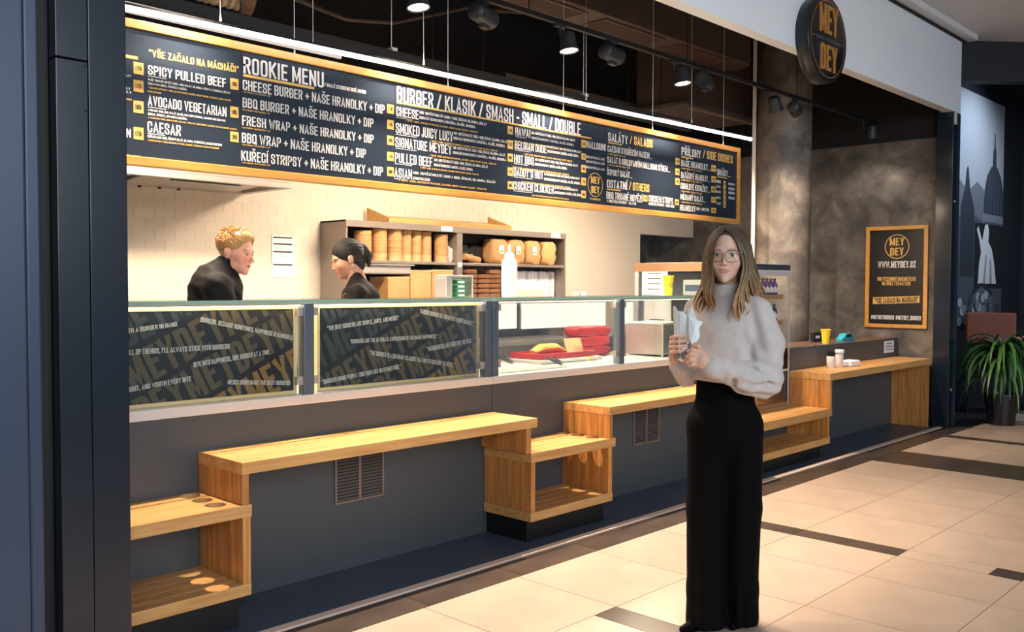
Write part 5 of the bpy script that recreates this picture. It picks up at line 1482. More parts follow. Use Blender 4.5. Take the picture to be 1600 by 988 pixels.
# ================================================================ PEOPLE
class SDF:
    """smooth union of simple solids on a grid, meshed with surface nets"""
    def __init__(self, lo, hi, h):
        self.lo, self.h = np.array(lo, float), h
        n = np.ceil((np.array(hi, float) - self.lo) / h).astype(int) + 1
        self.n = n
        self.D = np.full(n, 1.0, dtype=np.float32)
    def _sub(self, lo, hi):
        a = np.maximum(np.floor((np.array(lo) - self.lo) / self.h).astype(int), 0)
        b = np.minimum(np.ceil((np.array(hi) - self.lo) / self.h).astype(int) + 1, self.n)
        if np.any(b <= a): return None
        ax = [self.lo[i] + self.h * np.arange(a[i], b[i]) for i in range(3)]
        X, Y, Z = np.meshgrid(*ax, indexing='ij')
        return tuple(slice(a[i], b[i]) for i in range(3)), X, Y, Z
    def _mix(self, sl, d, k, sub):
        cur = self.D[sl]
        if sub:
            d = -d
            if k > 0:
                hh = np.clip(.5 - .5 * (cur - d) / k, 0, 1)
                r = cur * (1 - hh) + d * hh + k * hh * (1 - hh)
            else: r = np.maximum(cur, d)
        else:
            if k > 0:
                hh = np.clip(.5 + .5 * (cur - d) / k, 0, 1)
                r = cur * (1 - hh) + d * hh - k * hh * (1 - hh)
            else: r = np.minimum(cur, d)
        self.D[sl] = r
    def ell(self, c, r, k=.01, rot=None, sub=False):
        c, r = np.array(c, float), np.array(r, float)
        m = float(r.max()) + k + 3 * self.h
        s = self._sub(c - m, c + m)
        if s is None: return self
        sl, X, Y, Z = s
        P = [X - c[0], Y - c[1], Z - c[2]]
        if rot is not None:
            R_ = np.array(rot)
            P = [R_[i][0] * P[0] + R_[i][1] * P[1] + R_[i][2] * P[2] for i in range(3)]
        k0 = np.sqrt((P[0] / r[0]) ** 2 + (P[1] / r[1]) ** 2 + (P[2] / r[2]) ** 2)
        k1 = np.sqrt((P[0] / r[0] ** 2) ** 2 + (P[1] / r[1] ** 2) ** 2 + (P[2] / r[2] ** 2) ** 2) + 1e-9
        self._mix(sl, k0 * (k0 - 1) / k1, k, sub)
        return self
    def cone(self, a, b, r0, r1, k=.01, sub=False, squash=None):
        a, b = np.array(a, float), np.array(b, float)
        m = max(r0, r1) * (1.6 if squash else 1) + k + 3 * self.h
        s = self._sub(np.minimum(a, b) - m, np.maximum(a, b) + m)
        if s is None: return self
        sl, X, Y, Z = s
        ab = b - a
        L2 = float(ab @ ab) + 1e-12
        t = np.clip(((X - a[0]) * ab[0] + (Y - a[1]) * ab[1] + (Z - a[2]) * ab[2]) / L2, 0, 1)
        dx, dy, dz = X - a[0] - t * ab[0], Y - a[1] - t * ab[1], Z - a[2] - t * ab[2]
        d2 = dx * dx + dy * dy + dz * dz
        if squash:
            ax, f = np.array(squash[0], float), squash[1]
            ax /= np.linalg.norm(ax)
            q = dx * ax[0] + dy * ax[1] + dz * ax[2]
            d2 = d2 + q * q * (f * f - 1)
        self._mix(sl, np.sqrt(np.maximum(d2, 1e-12)) - (r0 + (r1 - r0) * t), k, sub)
        return self
    def chain(self, pts, rs, k=.01, squash=None):
        for i in range(len(pts) - 1):
            self.cone(pts[i], pts[i + 1], rs[i], rs[i + 1], k, False, squash)
        return self
    def field(self, fn):
        ax = [self.lo[i] + self.h * np.arange(self.n[i]) for i in range(3)]
        X, Y, Z = np.meshgrid(*ax, indexing='ij')
        self.D = fn(self.D, X, Y, Z).astype(np.float32)
        return self
    def mesh(self):
        D = self.D
        D[0], D[-1], D[:, 0], D[:, -1], D[:, :, 0], D[:, :, -1] = 1, 1, 1, 1, 1, 1
        S = D < 0
        n = np.array(D.shape) - 1
        cnt = np.zeros(n, np.int16)
        acc = np.zeros(tuple(n) + (3,), np.float32)
        cs = [(i, j, k) for i in (0, 1) for j in (0, 1) for k in (0, 1)]
        def v(A, o): return A[o[0]:o[0] + n[0], o[1]:o[1] + n[1], o[2]:o[2] + n[2]]
        for a in cs:
            for ax in range(3):
                if a[ax] == 0:
                    b = list(a); b[ax] = 1
                    m = v(S, a) != v(S, b)
                    if not m.any(): continue
                    da, db = v(D, a)[m], v(D, b)[m]
                    t = da / (da - db)
                    p = np.tile(np.array(a, np.float32), (len(t), 1))
                    p[:, ax] += t
                    acc[m] += p
                    cnt[m] += 1
        act = cnt > 0
        idx = np.full(n, -1, np.int64)
        cells = np.argwhere(act)
        idx[act] = np.arange(len(cells))
        V = (cells + acc[act] / cnt[act][:, None]) * self.h + self.lo
        F = []
        for ax in range(3):
            o1, o2 = [(1, 2), (2, 0), (0, 1)][ax]
            sl0 = [slice(1, -1)] * 3; sl1 = [slice(1, -1)] * 3
            sl0[ax] = slice(0, -1); sl1[ax] = slice(1, None)
            m = S[tuple(sl0)] != S[tuple(sl1)]
            if not m.any(): continue
            e = np.argwhere(m)
            g = e + 1; g[:, ax] -= 1
            inside = S[tuple(g.T)]
            def cell(d1, d2):
                q = g.copy(); q[:, o1] -= d1; q[:, o2] -= d2
                return idx[tuple(q.T)]
            quad = np.stack([cell(0, 0), cell(1, 0), cell(1, 1), cell(0, 1)], 1)
            quad[~inside] = quad[~inside][:, ::-1]
            F.append(quad)
        F = np.concatenate(F)
        F = F[(F >= 0).all(1)]
        return V, F

def np_mesh(name, parts, mats, parent, colors=None, smooth_it=2):
    """parts: list of (V, F); joined into one mesh object"""
    Vs, Fs, n = [], [], 0
    for V, Fc in parts:
        Vs.append(V); Fs.append(Fc + n); n += len(V)
    V, Fc = np.concatenate(Vs), np.concatenate(Fs)
    me = bpy.data.meshes.new(name)
    me.from_pydata(V.tolist(), [], Fc.tolist())
    me.materials.append(mats)
    me.polygons.foreach_set('use_smooth', [True] * len(me.polygons))
    if colors is not None:
        ca = me.color_attributes.new('tint', 'FLOAT_COLOR', 'POINT')
        ca.data.foreach_set('color', np.concatenate(colors).astype(np.float32).ravel())
    o = bpy.data.objects.new(name, me)
    if smooth_it:
        sm = o.modifiers.new('soften', 'SMOOTH'); sm.iterations = smooth_it; sm.factor = .5
    return link(o, parent)

def attr_mat(name, rough=.5, sss=.12, spec=.4, bump=0.0):
    m = bpy.data.materials.new(name); m.use_nodes = True
    nt = m.node_tree; b = nt.nodes['Principled BSDF']
    at = nt.nodes.new('ShaderNodeAttribute'); at.attribute_name = 'tint'
    nt.links.new(at.outputs['Color'], b.inputs['Base Color'])
    b.inputs['Roughness'].default_value = rough
    b.inputs['Specular IOR Level'].default_value = spec
    if sss:
        b.inputs['Subsurface Weight'].default_value = sss
        b.inputs['Subsurface Radius'].default_value = (.012, .005, .003)
        b.inputs['Subsurface Scale'].default_value = .3
    return m
M['skin'] = attr_mat('skin')

def head_mesh(male=False, h=.0022, ears=True, mouth_open=False):
    """head in its own frame: x to the viewer's right when it faces the viewer, y forward, z up, origin between the ears"""
    s = SDF((-.10, -.135, -.20), (.10, .135, .145), h)
    w = 1.06 if male else 1.0
    j = 1.25 if male else 1.0
    s.ell((0, -.012, .038), (.072 * w, .094, .084), .01)
    s.ell((0, .028, -.016), (.0565 * w, .063, .085), .02)
    s.ell((0, .042, -.064), (.036 * j, .041, .036), .022)
    s.ell((0, .070, -.095), (.014 * j, .016, .014), .020)
    for q in (-1, 1):
        s.ell((q * .035 * w, .056, -.026), (.021, .024, .024), .022)
        s.ell((q * .028, .077, .022), (.021, .011, .008), .014)
        if male: s.ell((q * .048, .008, -.060), (.016, .03, .024), .02)
        if ears:
            s.ell((q * .074 * w, -.006, -.004), (.006, .017, .028), .007)
            s.ell((q * .079 * w, -.012, .006), (.005, .012, .017), .005)
    for q in (-1, 1):
        s.ell((q * .0305, .095, .003), (.0165, .013, .0100), .010, sub=True)
    nr = 1.2 if male else 1.0
    s.cone((0, .083, .010), (0, .1045, -.030), .0050 * nr, .0072 * nr, .010)
    for q in (-1, 1):
        s.ell((q * .0085 * nr, .0965, -.0335), (.0058 * nr, .008, .0052 * nr), .006)
    s.cone((-.016, .0868, -.0560), (.016, .0868, -.0560), .0026, .0026, .006)
    s.cone((-.004, .0898, -.0553), (.004, .0898, -.0553), .0030, .0030, .006)
    s.cone((-.010, .0878, -.0640), (.010, .0878, -.0640), .0038, .0038, .007)
    for q in (-1, 1):
        s.cone((0, .0925, -.0595), (q * .023, .0850, -.0570), .0010, .0010, .002, sub=True)
    if mouth_open:
        s.ell((0, .092, -.062), (.015, .016, .0085), .003, sub=True)
    s.cone((0, -.024, -.06), (0, -.034, -.19), .046 * w, .047 * w, .02)
    for q in (-1, 1):
        s.cone((q * .018, .0820, .0092), (q * .031, .0830, .0108), .0026, .0026, .003).cone((q * .031, .0830, .0108), (q * .044, .0760, .0082), .0026, .0026, .003)
        s.cone((q * .019, .0810, -.0050), (q * .042, .0765, -.0040), .0022, .0022, .003)
    return s.mesh()

def lerp3(a, b, t):
    return a * (1 - t[:, None]) + b * t[:, None]

def head_tint(V, skin, lip, brow, blush, male=False):
    c = np.tile(np.array(lin(skin)), (len(V), 1))
    x, y, z = V[:, 0], V[:, 1], V[:, 2]
    bl = np.exp(-(((np.abs(x) - .038) / .018) ** 2 + ((z + .028) / .020) ** 2)) * (y > .03) * (.75 if male else .5)
    c = lerp3(c, np.array(lin(blush)), bl)
    nose = np.exp(-((x / .012) ** 2 + ((z + .030) / .012) ** 2)) * (y > .09) * .4
    c = lerp3(c, np.array(lin(blush)), nose)
    lp = (np.abs(x) < .0235) & (y > .078) & (z < -.0520 - .06 * np.abs(x)) & (z > -.0685 + 16 * x * x)
    c = lerp3(c, np.array(lin(lip)), lp * .7)
    arch = .0215 + .004 * np.sin(np.clip((np.abs(x) - .010) / .040, 0, 1) * math.pi)
    br = np.exp(-((z - arch) / .0023) ** 2) * (np.abs(x) > .011) * (np.abs(x) < .049) * (y > .04)
    c = lerp3(c, np.array(lin(brow)), np.clip(br, 0, .7))
    lash = np.exp(-((z - .0085) / .0022) ** 2) * (np.abs(x) > .017) * (np.abs(x) < .045) * (y > .07)
    c = lerp3(c, np.array(lin((40, 28, 24))), np.clip(lash, 0, .75))
    return c

def rot_mat(yaw, pitch=0, roll=0):
    """head frame to person frame; yaw 0 faces the viewer (-y), positive yaw turns towards the viewer's left"""
    B = Matrix(((1, 0, 0), (0, -1, 0), (0, 0, 1)))      # y forward -> -y (mirror kept as plain axis change)
    cy, sy = math.cos(-yaw), math.sin(-yaw)
    Rz = Matrix(((cy, -sy, 0), (sy, cy, 0), (0, 0, 1)))
    return Rz.to_3x3() @ Matrix.Rotation(pitch, 3, 'X') @ Matrix.Rotation(roll, 3, 'Y')

def place(V, R3, c, flip=True):
    A = np.array(V, float).copy()
    A[:, 1] *= -1
    return A @ np.array(R3).T + np.array(c)

def eyes(parent, R3, c, iris=(96, 104, 92)):
    for q in (-1, 1):
        for nm, r, off, m in (('eyeball', .0125, .0705, M['eye_white']), ('iris', .0062, .0782, mat('iris', iris, .2)), ('pupil', .0030, .0802, M['black'])):
            bm = bmesh.new(); bmesh.ops.create_uvsphere(bm, u_segments=16, v_segments=10, radius=1)
            me = bpy.data.meshes.new(nm)
            vs = []
            for v in bm.verts:
                sc = (r, r if nm == 'eyeball' else r * .35, r)
                vs.append((q * .0305 + v.co.x * sc[0], off + (.0 if nm == 'eyeball' else .0035) + v.co.y * sc[1], .0015 + v.co.z * sc[2]))
            pv = place(vs, R3, c)
            for v, p in zip(bm.verts, pv): v.co = p
            bm.to_mesh(me); bm.free(); me.materials.append(m)
            me.polygons.foreach_set('use_smooth', [True] * len(me.polygons))
            if nm == 'eyeball': eb = link(bpy.data.objects.new(nm, me), parent)
            else: link(bpy.data.objects.new(nm, me), eb)
M['eye_white'] = mat('eye_white', (226, 220, 214), .25)

def hair_mat(name, root, mid, tip, z0, z1, rough=.42):
    m = bpy.data.materials.new(name); m.use_nodes = True
    nt = m.node_tree; b = nt.nodes['Principled BSDF']
    tc = nt.nodes.new('ShaderNodeTexCoord'); sp = nt.nodes.new('ShaderNodeSeparateXYZ')
    nt.links.new(tc.outputs['Object'], sp.inputs[0])
    mr = nt.nodes.new('ShaderNodeMapRange')
    mr.inputs['From Min'].default_value = z0; mr.inputs['From Max'].default_value = z1
    nt.links.new(sp.outputs['Z'], mr.inputs['Value'])
    rp = nt.nodes.new('ShaderNodeValToRGB')
    e = rp.color_ramp.elements
    e[0].position = 0; e[0].color = lin(tip); e[1].position = 1; e[1].color = lin(root)
    k = e.new(.55); k.color = lin(mid)
    nt.links.new(mr.outputs[0], rp.inputs[0])
    mp = nt.nodes.new('ShaderNodeMapping'); mp.inputs['Scale'].default_value = (1, 1, .04)
    nt.links.new(tc.outputs['Object'], mp.inputs[0])
    nz = nt.nodes.new('ShaderNodeTexNoise'); nz.inputs['Scale'].default_value = 260; nz.inputs['Detail'].default_value = 2
    nt.links.new(mp.outputs[0], nz.inputs['Vector'])
    at = nt.nodes.new('ShaderNodeAttribute'); at.attribute_name = 'lock_shade'
    hs = nt.nodes.new('ShaderNodeHueSaturation')
    ad = nt.nodes.new('ShaderNodeMath'); ad.operation = 'MULTIPLY_ADD'; ad.inputs[1].default_value = 1.1; ad.inputs[2].default_value = .45
    nt.links.new(nz.outputs['Fac'], ad.inputs[0])
    nt.links.new(ad.outputs[0], hs.inputs['Value']); nt.links.new(rp.outputs[0], hs.inputs['Color'])
    nt.links.new(hs.outputs[0], b.inputs['Base Color'])
    b.inputs['Roughness'].default_value = rough
    bu = nt.nodes.new('ShaderNodeBump'); bu.inputs['Strength'].default_value = .6; bu.inputs['Distance'].default_value = .003
    nt.links.new(nz.outputs['Fac'], bu.inputs['Height']); nt.links.new(bu.outputs[0], b.inputs['Normal'])
    return m

def catmull(pts, n):
    P = np.array(pts, float)
    P = np.vstack([2 * P[0] - P[1], P, 2 * P[-1] - P[-2]])
    m = len(pts) - 1
    out = []
    for i in range(n):
        x = i / (n - 1) * m
        k = min(int(x), m - 1); t = x - k
        p0, p1, p2, p3 = P[k], P[k + 1], P[k + 2], P[k + 3]
        out.append(.5 * (2 * p1 + (-p0 + p2) * t + (2 * p0 - 5 * p1 + 4 * p2 - p3) * t * t + (-p0 + 3 * p1 - 3 * p2 + p3) * t ** 3))
    return np.array(out)

# ---------------------------------------------------------------- the standing woman
WA = math.radians(30.4)
woman = thing('person', 'woman in grey turtleneck and black wide trousers holding a wrap with both hands', 'person', (3.362, 1.98, 0), WA - math.pi / 2)
PH = math.radians(35)
Fd, Ld = np.array((-math.sin(PH), -math.cos(PH), 0)), np.array((math.cos(PH), -math.sin(PH), 0))
def P_(l, f, z): return np.array((-.015, .0, 0)) + l * Ld + f * Fd + np.array((0, 0, z))
RB = [list(Ld), list(Fd), [0, 0, 1]]
M['knit'] = mat('grey_knit', (206, 196, 190), .85, col2=(198, 188, 183), scale=30, bump=.25, bscale=420, spec=.2)
M['trouser'] = mat('black_crepe', (5, 5, 7), .8, spec=.1)
SL, SR = P_(.148, -.015, 1.318), P_(-.148, -.015, 1.318)
EL, WL = np.array((.138, -.085, 1.045)), np.array((-.050, -.245, 1.100))
ER, WR = np.array((-.160, .010, 1.050)), np.array((-.190, -.135, 1.098))
s = SDF((-.30, -.36, .93), (.28, .26, 1.47), .0048)
s.ell(P_(0, .0, 1.24), (.165, .115, .16), .03, RB)
s.ell(P_(0, .045, 1.235), (.135, .085, .085), .04, RB)
s.ell(P_(0, .015, 1.10), (.160, .125, .15), .05, RB)
s.cone(P_(-.115, -.015, 1.330), P_(.115, -.015, 1.330), .052, .052, .05)
s.cone(P_(0, -.02, 1.33), P_(0, -.02, 1.40), .085, .056, .03)
s.chain([SL, (SL + EL) / 2 + np.array((.024, .005, .01)), EL], [.056, .066, .072], .014)
s.chain([EL, (EL * .55 + WL * .45) + np.array((.01, -.005, -.012)), WL + np.array((.03, .01, 0))], [.072, .062, .046], .016)
s.chain([SR, (SR + ER) / 2 + np.array((-.012, 0, 0)), ER], [.058, .062, .056], .012)
s.chain([ER, (ER + WR) / 2, WR], [.056, .050, .042], .012)
for a_, b_, r_c in (((.030, -.165, 1.135), (.150, -.165, 1.060), .010), ((.060, -.170, 1.110), (.185, -.150, 1.010), .008), ((.020, -.215, 1.045), (.065, -.170, 1.000), .007), ((-.020, -.235, 1.140), (.015, -.235, 1.060), .006), ((.070, -.165, 1.250), (.085, -.165, 1.140), .009)):
    s.cone(a_, b_, r_c, r_c * .6, .022, sub=True)
def folds(D, X, Y, Z):
    g = np.exp(-(((X - .13) / .09) ** 2 + ((Z - 1.04) / .09) ** 2))
    w1 = np.sin((X * .45 + Z * 1.0) * 105 + 3 * np.sin(Y * 18)) * .0065 * g
    g2 = np.exp(-(((X - .02) / .07) ** 2 + ((Z - 1.08) / .06) ** 2))
    w2 = np.sin((X * 1.0 - Z * .5) * 110) * .0045 * g2
    g3 = np.exp(-(((X - .10) / .05) ** 2 + ((Z - 1.22) / .12) ** 2))
    w3 = np.sin((X * 1.2 + Z * .35) * 80) * .0055 * g3
    w4 = np.sin(X * 37 + Z * 21) * np.sin(Y * 31 - Z * 26) * .0016
    D = D + w1 + w2 + w3 + w4
    # hem cut, dipping a little to the viewer's right
    hem = 1.030 - Z - .06 * (X + .05)
    torso = (X > -.34)
    arm = np.minimum(np.sqrt((X - EL[0]) ** 2 + (Z - EL[2]) ** 2) - .13, 1)
    keep = ((X + 1.15 * 0) > .065) | ((Y < -.135) & (X > -.085)) | ((Y < -.02) & (X < -.135)) | ((X < -.175))
    return np.where(keep, D, np.maximum(D, hem))
s.field(folds)
V1, F1 = s.mesh()
# turtleneck and cuffs
s = SDF((-.11, -.11, 1.31), (.09, .11, 1.47), .003)
s.cone((-.012, .006, 1.29), (-.011, .0, 1.425), .060, .060, .0)
s.cone((-.012, .002, 1.388), (-.011, -.002, 1.428), .0655, .0635, .004)
s.field(lambda D, X, Y, Z: np.maximum(D + .0008 * np.sin(np.arctan2(Y, X + .012) * 46), Z - 1.440 - .25 * Y))
s.ell((-.011, -.002, 1.455), (.052, .052, .030), .004, sub=True)
V2, F2 = s.mesh()
s = SDF((-.26, -.30, 1.03), (.02, -.07, 1.18), .003)
dcl = (WL - EL) / np.linalg.norm(WL - EL); dcr = (WR - ER) / np.linalg.norm(WR - ER)
s.cone(WL + dcl * -.034, WL + dcl * .014, .049, .044, .0)
V3, F3 = s.mesh()
s = SDF((-.26, -.30, 1.03), (.02, -.07, 1.18), .003)
s.cone(WR + dcr * -.03, WR + dcr * .012, .046, .042, .0)
V4, F4 = s.mesh()
np_mesh('sweater', [(V1, F1)], M['knit'], woman, None, 3)
np_mesh('turtleneck_collar', [(V2, F2)], M['knit'], woman, None, 1)
np_mesh('cuff', [(V3, F3)], M['knit'], woman, None, 1)
np_mesh('cuff', [(V4, F4)], M['knit'], woman, None, 1)

# trousers
s = SDF((-.26, -.22, -.01), (.24, .22, 1.10), .006)
s.ell((-.012, 0, 1.0), (.118, .095, .12), .03)
s.ell((-.014, 0, .84), (.150, .115, .15), .05)
s.chain([(-.078, .0, .84), (-.084, -.012, .50), (-.080, -.02, .16), (-.078, -.032, .02)], [.088, .080, .076, .084], .02, ((0, 1, 0), .88))
s.chain([(.055, .0, .84), (.064, .01, .50), (.060, .02, .16), (.062, .025, .04)], [.088, .078, .072, .074], .02, ((0, 1, 0), .88))
def tfold(D, X, Y, Z):
    c = np.sin(X * 95 + .6 * np.sin(Z * 7)) * .003 * np.clip((.95 - Z) * 2, 0, 1)
    c += .004 * np.sin((X - .06) * 160) * np.clip((.25 - Z) * 4, 0, 1) * (X > 0)
    D = D + c
    return np.maximum(np.maximum(D, Z - 1.065), .015 - Z)
s.field(tfold)
V1, F1 = s.mesh()
np_mesh('trousers', [(V1, F1)], M['trouser'], woman, None, 3)
# shoes
for (a, b) in (((-.100, -.045, .024), (-.168, -.125, .017)), ((.068, .035, .024), (.030, -.045, .018))):
    s = SDF((-.26, -.22, -.005), (.20, .16, .12), .0035)
    s.cone(a, b, .032, .016, .01)
    s.ell((a[0], a[1], .030), (.036, .036, .030), .02)
    s.field(lambda D, X, Y, Z: np.maximum(D, .001 - Z))
    np_mesh('shoe', [s.mesh()], M['trouser'], woman, None, 1)

# body: head, neck, torso under the clothes, arms, hands - one mesh
HC = (-.010, -.030, 1.540)
RH = rot_mat(math.radians(6), math.radians(0), math.radians(1.5))
HV, HF = head_mesh(False, .0021, False)
hcol = head_tint(HV, (226, 184, 160), (196, 122, 112), (118, 92, 72), (222, 162, 142))
HV = place(HV, RH, HC)
HF = HF[:, ::-1]
# hands
s = SDF((-.27, -.33, 1.06), (.0, -.10, 1.26), .0021)
WB, WT = np.array((-.1735, -.232, 1.128)), np.array((-.1775, -.222, 1.335))      # wrap axis
def wr(z): return WB + (WT - WB) * (z - WB[2]) / (WT[2] - WB[2])
# her right hand (viewer's left): palm behind and beside the wrap, fingers across its front
pw = WR + dcr * .01
s.chain([pw, (-.212, -.185, 1.135)], [.026, .026], .01, ((1, 0, 0), 1.25))
s.ell((-.216, -.208, 1.175), (.015, .030, .044), .012)
for k, (z, L_, r) in enumerate(((1.213, .0, .0082), (1.194, .004, .0086), (1.175, .002, .0084), (1.157, -.004, .0076))):
    c = wr(z)
    R0 = .034 + .0085
    ang = [math.radians(a) for a in (178, 215, 252, 285 + L_ * 2500)]
    pts = [np.array((c[0] + R0 * math.cos(a), c[1] + R0 * math.sin(a), z + .004 * i)) for i, a in enumerate(ang)]
    s.chain([np.array((-.218, -.205, z - .004))] + pts, [r * 1.1, r * 1.08, r, r * .95, r * .82], .0035)
c = wr(1.20)
s.chain([(-.205, -.185, 1.165), (-.190, -.180, 1.195), (-.165, -.183, 1.212)], [.012, .010, .008], .006)
# her left hand (viewer's right): back of the hand to the viewer, fingers reaching to the wrap
pl_ = WL + dcl * .012
s.chain([pl_, (-.098, -.275, 1.128)], [.026, .028], .01, ((.3, 1, 0), 1.3))
s.ell((-.106, -.277, 1.137), (.030, .014, .034), .012)
s.chain([(-.110, -.277, 1.163), (-.134, -.284, 1.172), (-.151, -.277, 1.164)], [.0095, .0085, .0072], .004)
s.chain([(-.120, -.283, 1.150), (-.140, -.294, 1.155), (-.156, -.284, 1.146)], [.0095, .0088, .0074], .004)
s.chain([(-.121, -.283, 1.134), (-.141, -.293, 1.135), (-.155, -.282, 1.127)], [.0092, .0084, .0072], .004)
s.chain([(-.116, -.280, 1.118), (-.134, -.289, 1.117), (-.147, -.279, 1.111)], [.0084, .0076, .0066], .004)
s.chain([(-.100, -.270, 1.160), (-.116, -.262, 1.184), (-.138, -.258, 1.190)], [.0115, .0095, .0078], .005)
V2, F2 = s.mesh()
c2 = np.tile(np.array(lin((222, 178, 154))), (len(V2), 1))
# arms, torso and legs under the clothes, coarse
s = SDF((-.26, -.30, .02), (.24, .20, 1.46), .009)
s.ell(P_(0, -.005, 1.25), (.135, .085, .14), .03, RB).ell(P_(0, 0, 1.08), (.12, .08, .13), .04, RB).ell((-.013, 0, .9), (.12, .085, .12), .04)
s.cone(P_(0, -.02, 1.32), P_(0, -.018, 1.42), .05, .045, .02)
s.chain([SL, EL, WL], [.045, .036, .026], .02).chain([SR, ER, WR], [.045, .036, .026], .02)
s.chain([(-.07, 0, .84), (-.078, -.01, .48), (-.078, -.02, .08)], [.068, .05, .036], .02).chain([(.05, 0, .84), (.058, .01, .48), (.06, .02, .08)], [.068, .05, .036], .02)
V3, F3 = s.mesh()
c3 = np.tile(np.array(lin((222, 178, 154))), (len(V3), 1))
np_mesh('body', [(HV, HF), (V2, F2), (V3, F3)], M['skin'], woman, [hcol, c2, c3], 1)
eyes(woman, RH, HC)
MB().tube([tuple(WR + dcr * .016 + np.array((.029 * math.cos(a), .010 * math.sin(a), .027 * math.sin(a)))) for a in [2 * math.pi * k / 20 for k in range(20)]], .0028, 6, close=True).build('bracelet', M['black'], woman, smooth=True)

# glasses
gl = []
for q in (-1, 1):
    pts = []
    for k in range(28):
        a = 2 * math.pi * k / 28
        ca, sa = math.cos(a), math.sin(a)
        x = q * .0325 + .0275 * math.copysign(abs(ca) ** .65, ca)
        z_ = -.0015 + .0225 * math.copysign(abs(sa) ** .65, sa)
        pts.append((x, .1035 - .9 * (x * x) * 3.2, z_))
    gl.append(pts)
mb = MB()
for pts in gl:
    mb.tube([tuple(p) for p in place(pts, RH, HC)], .0011, 6, close=True)
mb.tube([tuple(p) for p in place([(-.006, .104, .004), (0, .107, .0065), (.006, .104, .004)], RH, HC)], .0011, 6)
for q in (-1, 1):
    mb.tube([tuple(p) for p in place([(q * .0595, .092, .006), (q * .070, .075, .008), (q * .078, .0, .008)], RH, HC)], .0011, 6)
go = mb.build('glasses', mat('bronze_wire', (120, 96, 78), .3, .7), woman, smooth=True)
for pts in gl:
    lv = [tuple(p) for p in place(pts, RH, HC)]
    me = bpy.data.meshes.new('lens'); me.from_pydata(lv, [], [tuple(range(len(lv)))]); me.materials.append(M['glass'])
    link(bpy.data.objects.new('lens', me), go)

# hair: a cap and long tapering locks
rh = random.Random(11)
M['hair_w'] = hair_mat('ombre_hair', (70, 56, 44), (116, 96, 70), (190, 140, 84), 1.26, 1.65)
hb = MB()
def locks(inner, outer, count, r0, wave, seed, back=False, tmin=.75):
    rr = random.Random(seed)
    for i in range(count):
        sfr = (i + rr.random()) / count
        jit = np.array((rr.uniform(-.006, .006), rr.uniform(-.014, .014), 0))
        n = 18
        A, B = catmull(inner, n), catmull(outer, n)
        tm = rr.uniform(tmin, 1.0)
        clump = (math.floor(sfr * 6) + .5) / 6
        tt = np.linspace(0, 1, n)[:, None]
        mixs = sfr + (clump - sfr) * .6 * np.clip((tt - .45) / .55, 0, 1)
        pts = A * (1 - mixs) + B * mixs
        m = int(n * tm)
        ph = rr.uniform(0, 6.28) * .35 + sfr * 5
        out, rad = [], []
        for k in range(m):
            t = k / (n - 1)
            p = pts[k] + jit * min(1, t * 3)
            amp = wave * max(0, t - .25) ** 1.2
            p = p + np.array((math.sin(t * 13 + ph) * amp, math.cos(t * 11 + ph) * amp * .7, 0))
            out.append(tuple(p))
            rad.append(r0 * (1 - .88 * (k / (m - 1)) ** 6) * (.7 + .3 * min(1, t * 5)) * (1 + .25 * t))
        hb.tube(out, rad, 6, flat=.6)
O_ = [(-.018, .0, 1.664), (.040, .0, 1.650), (.078, .0, 1.590), (.096, -.005, 1.500), (.118, -.02, 1.42), (.138, -.05, 1.36), (.118, -.105, 1.30)]
I_ = [(-.020, -.085, 1.648), (.022, -.108, 1.612), (.050, -.105, 1.555), (.054, -.095, 1.485), (.042, -.118, 1.40), (.018, -.150, 1.31), (-.004, -.160, 1.25)]
locks(I_, O_, 84, .0085, .030, 1)
O2 = [(-.024, .0, 1.664), (-.066, .0, 1.635), (-.092, .0, 1.570), (-.104, -.01, 1.490), (-.116, -.03, 1.41), (-.126, -.06, 1.345), (-.112, -.10, 1.285)]
I2 = [(-.022, -.085, 1.648), (-.052, -.098, 1.610), (-.074, -.095, 1.555), (-.076, -.085, 1.485), (-.066, -.105, 1.42), (-.062, -.14, 1.355), (-.080, -.155, 1.30)]
locks(I2, O2, 66, .0085, .026, 2)
# back of the head
OB = [(.0, .02, 1.665), (.05, .06, 1.64), (.082, .06, 1.56), (.095, .06, 1.47), (.11, .05, 1.40), (.12, .04, 1.33)]
IB = [(-.03, .02, 1.665), (-.07, .06, 1.63), (-.095, .06, 1.56), (-.10, .06, 1.47), (-.11, .05, 1.40), (-.11, .05, 1.33)]
locks(IB, OB, 40, .014, .01, 3)
ho = hb.build('hair', M['hair_w'], woman, smooth=True)
s = SDF((-.13, -.15, 1.40), (.11, .13, 1.69), .0035)
hc = np.array(HC)
s.ell(hc + np.array((0, .014, .036)), (.0805, .101, .0905), .01)
s.ell(hc + np.array((.0, .05, -.05)), (.080, .065, .10), .03)
s.ell(hc + np.array((-.012, -.095, -.030)), (.068, .085, .118), .012, sub=True)
np_mesh('hair_cap', [s.mesh()], M['hair_w'], woman, None, 2)

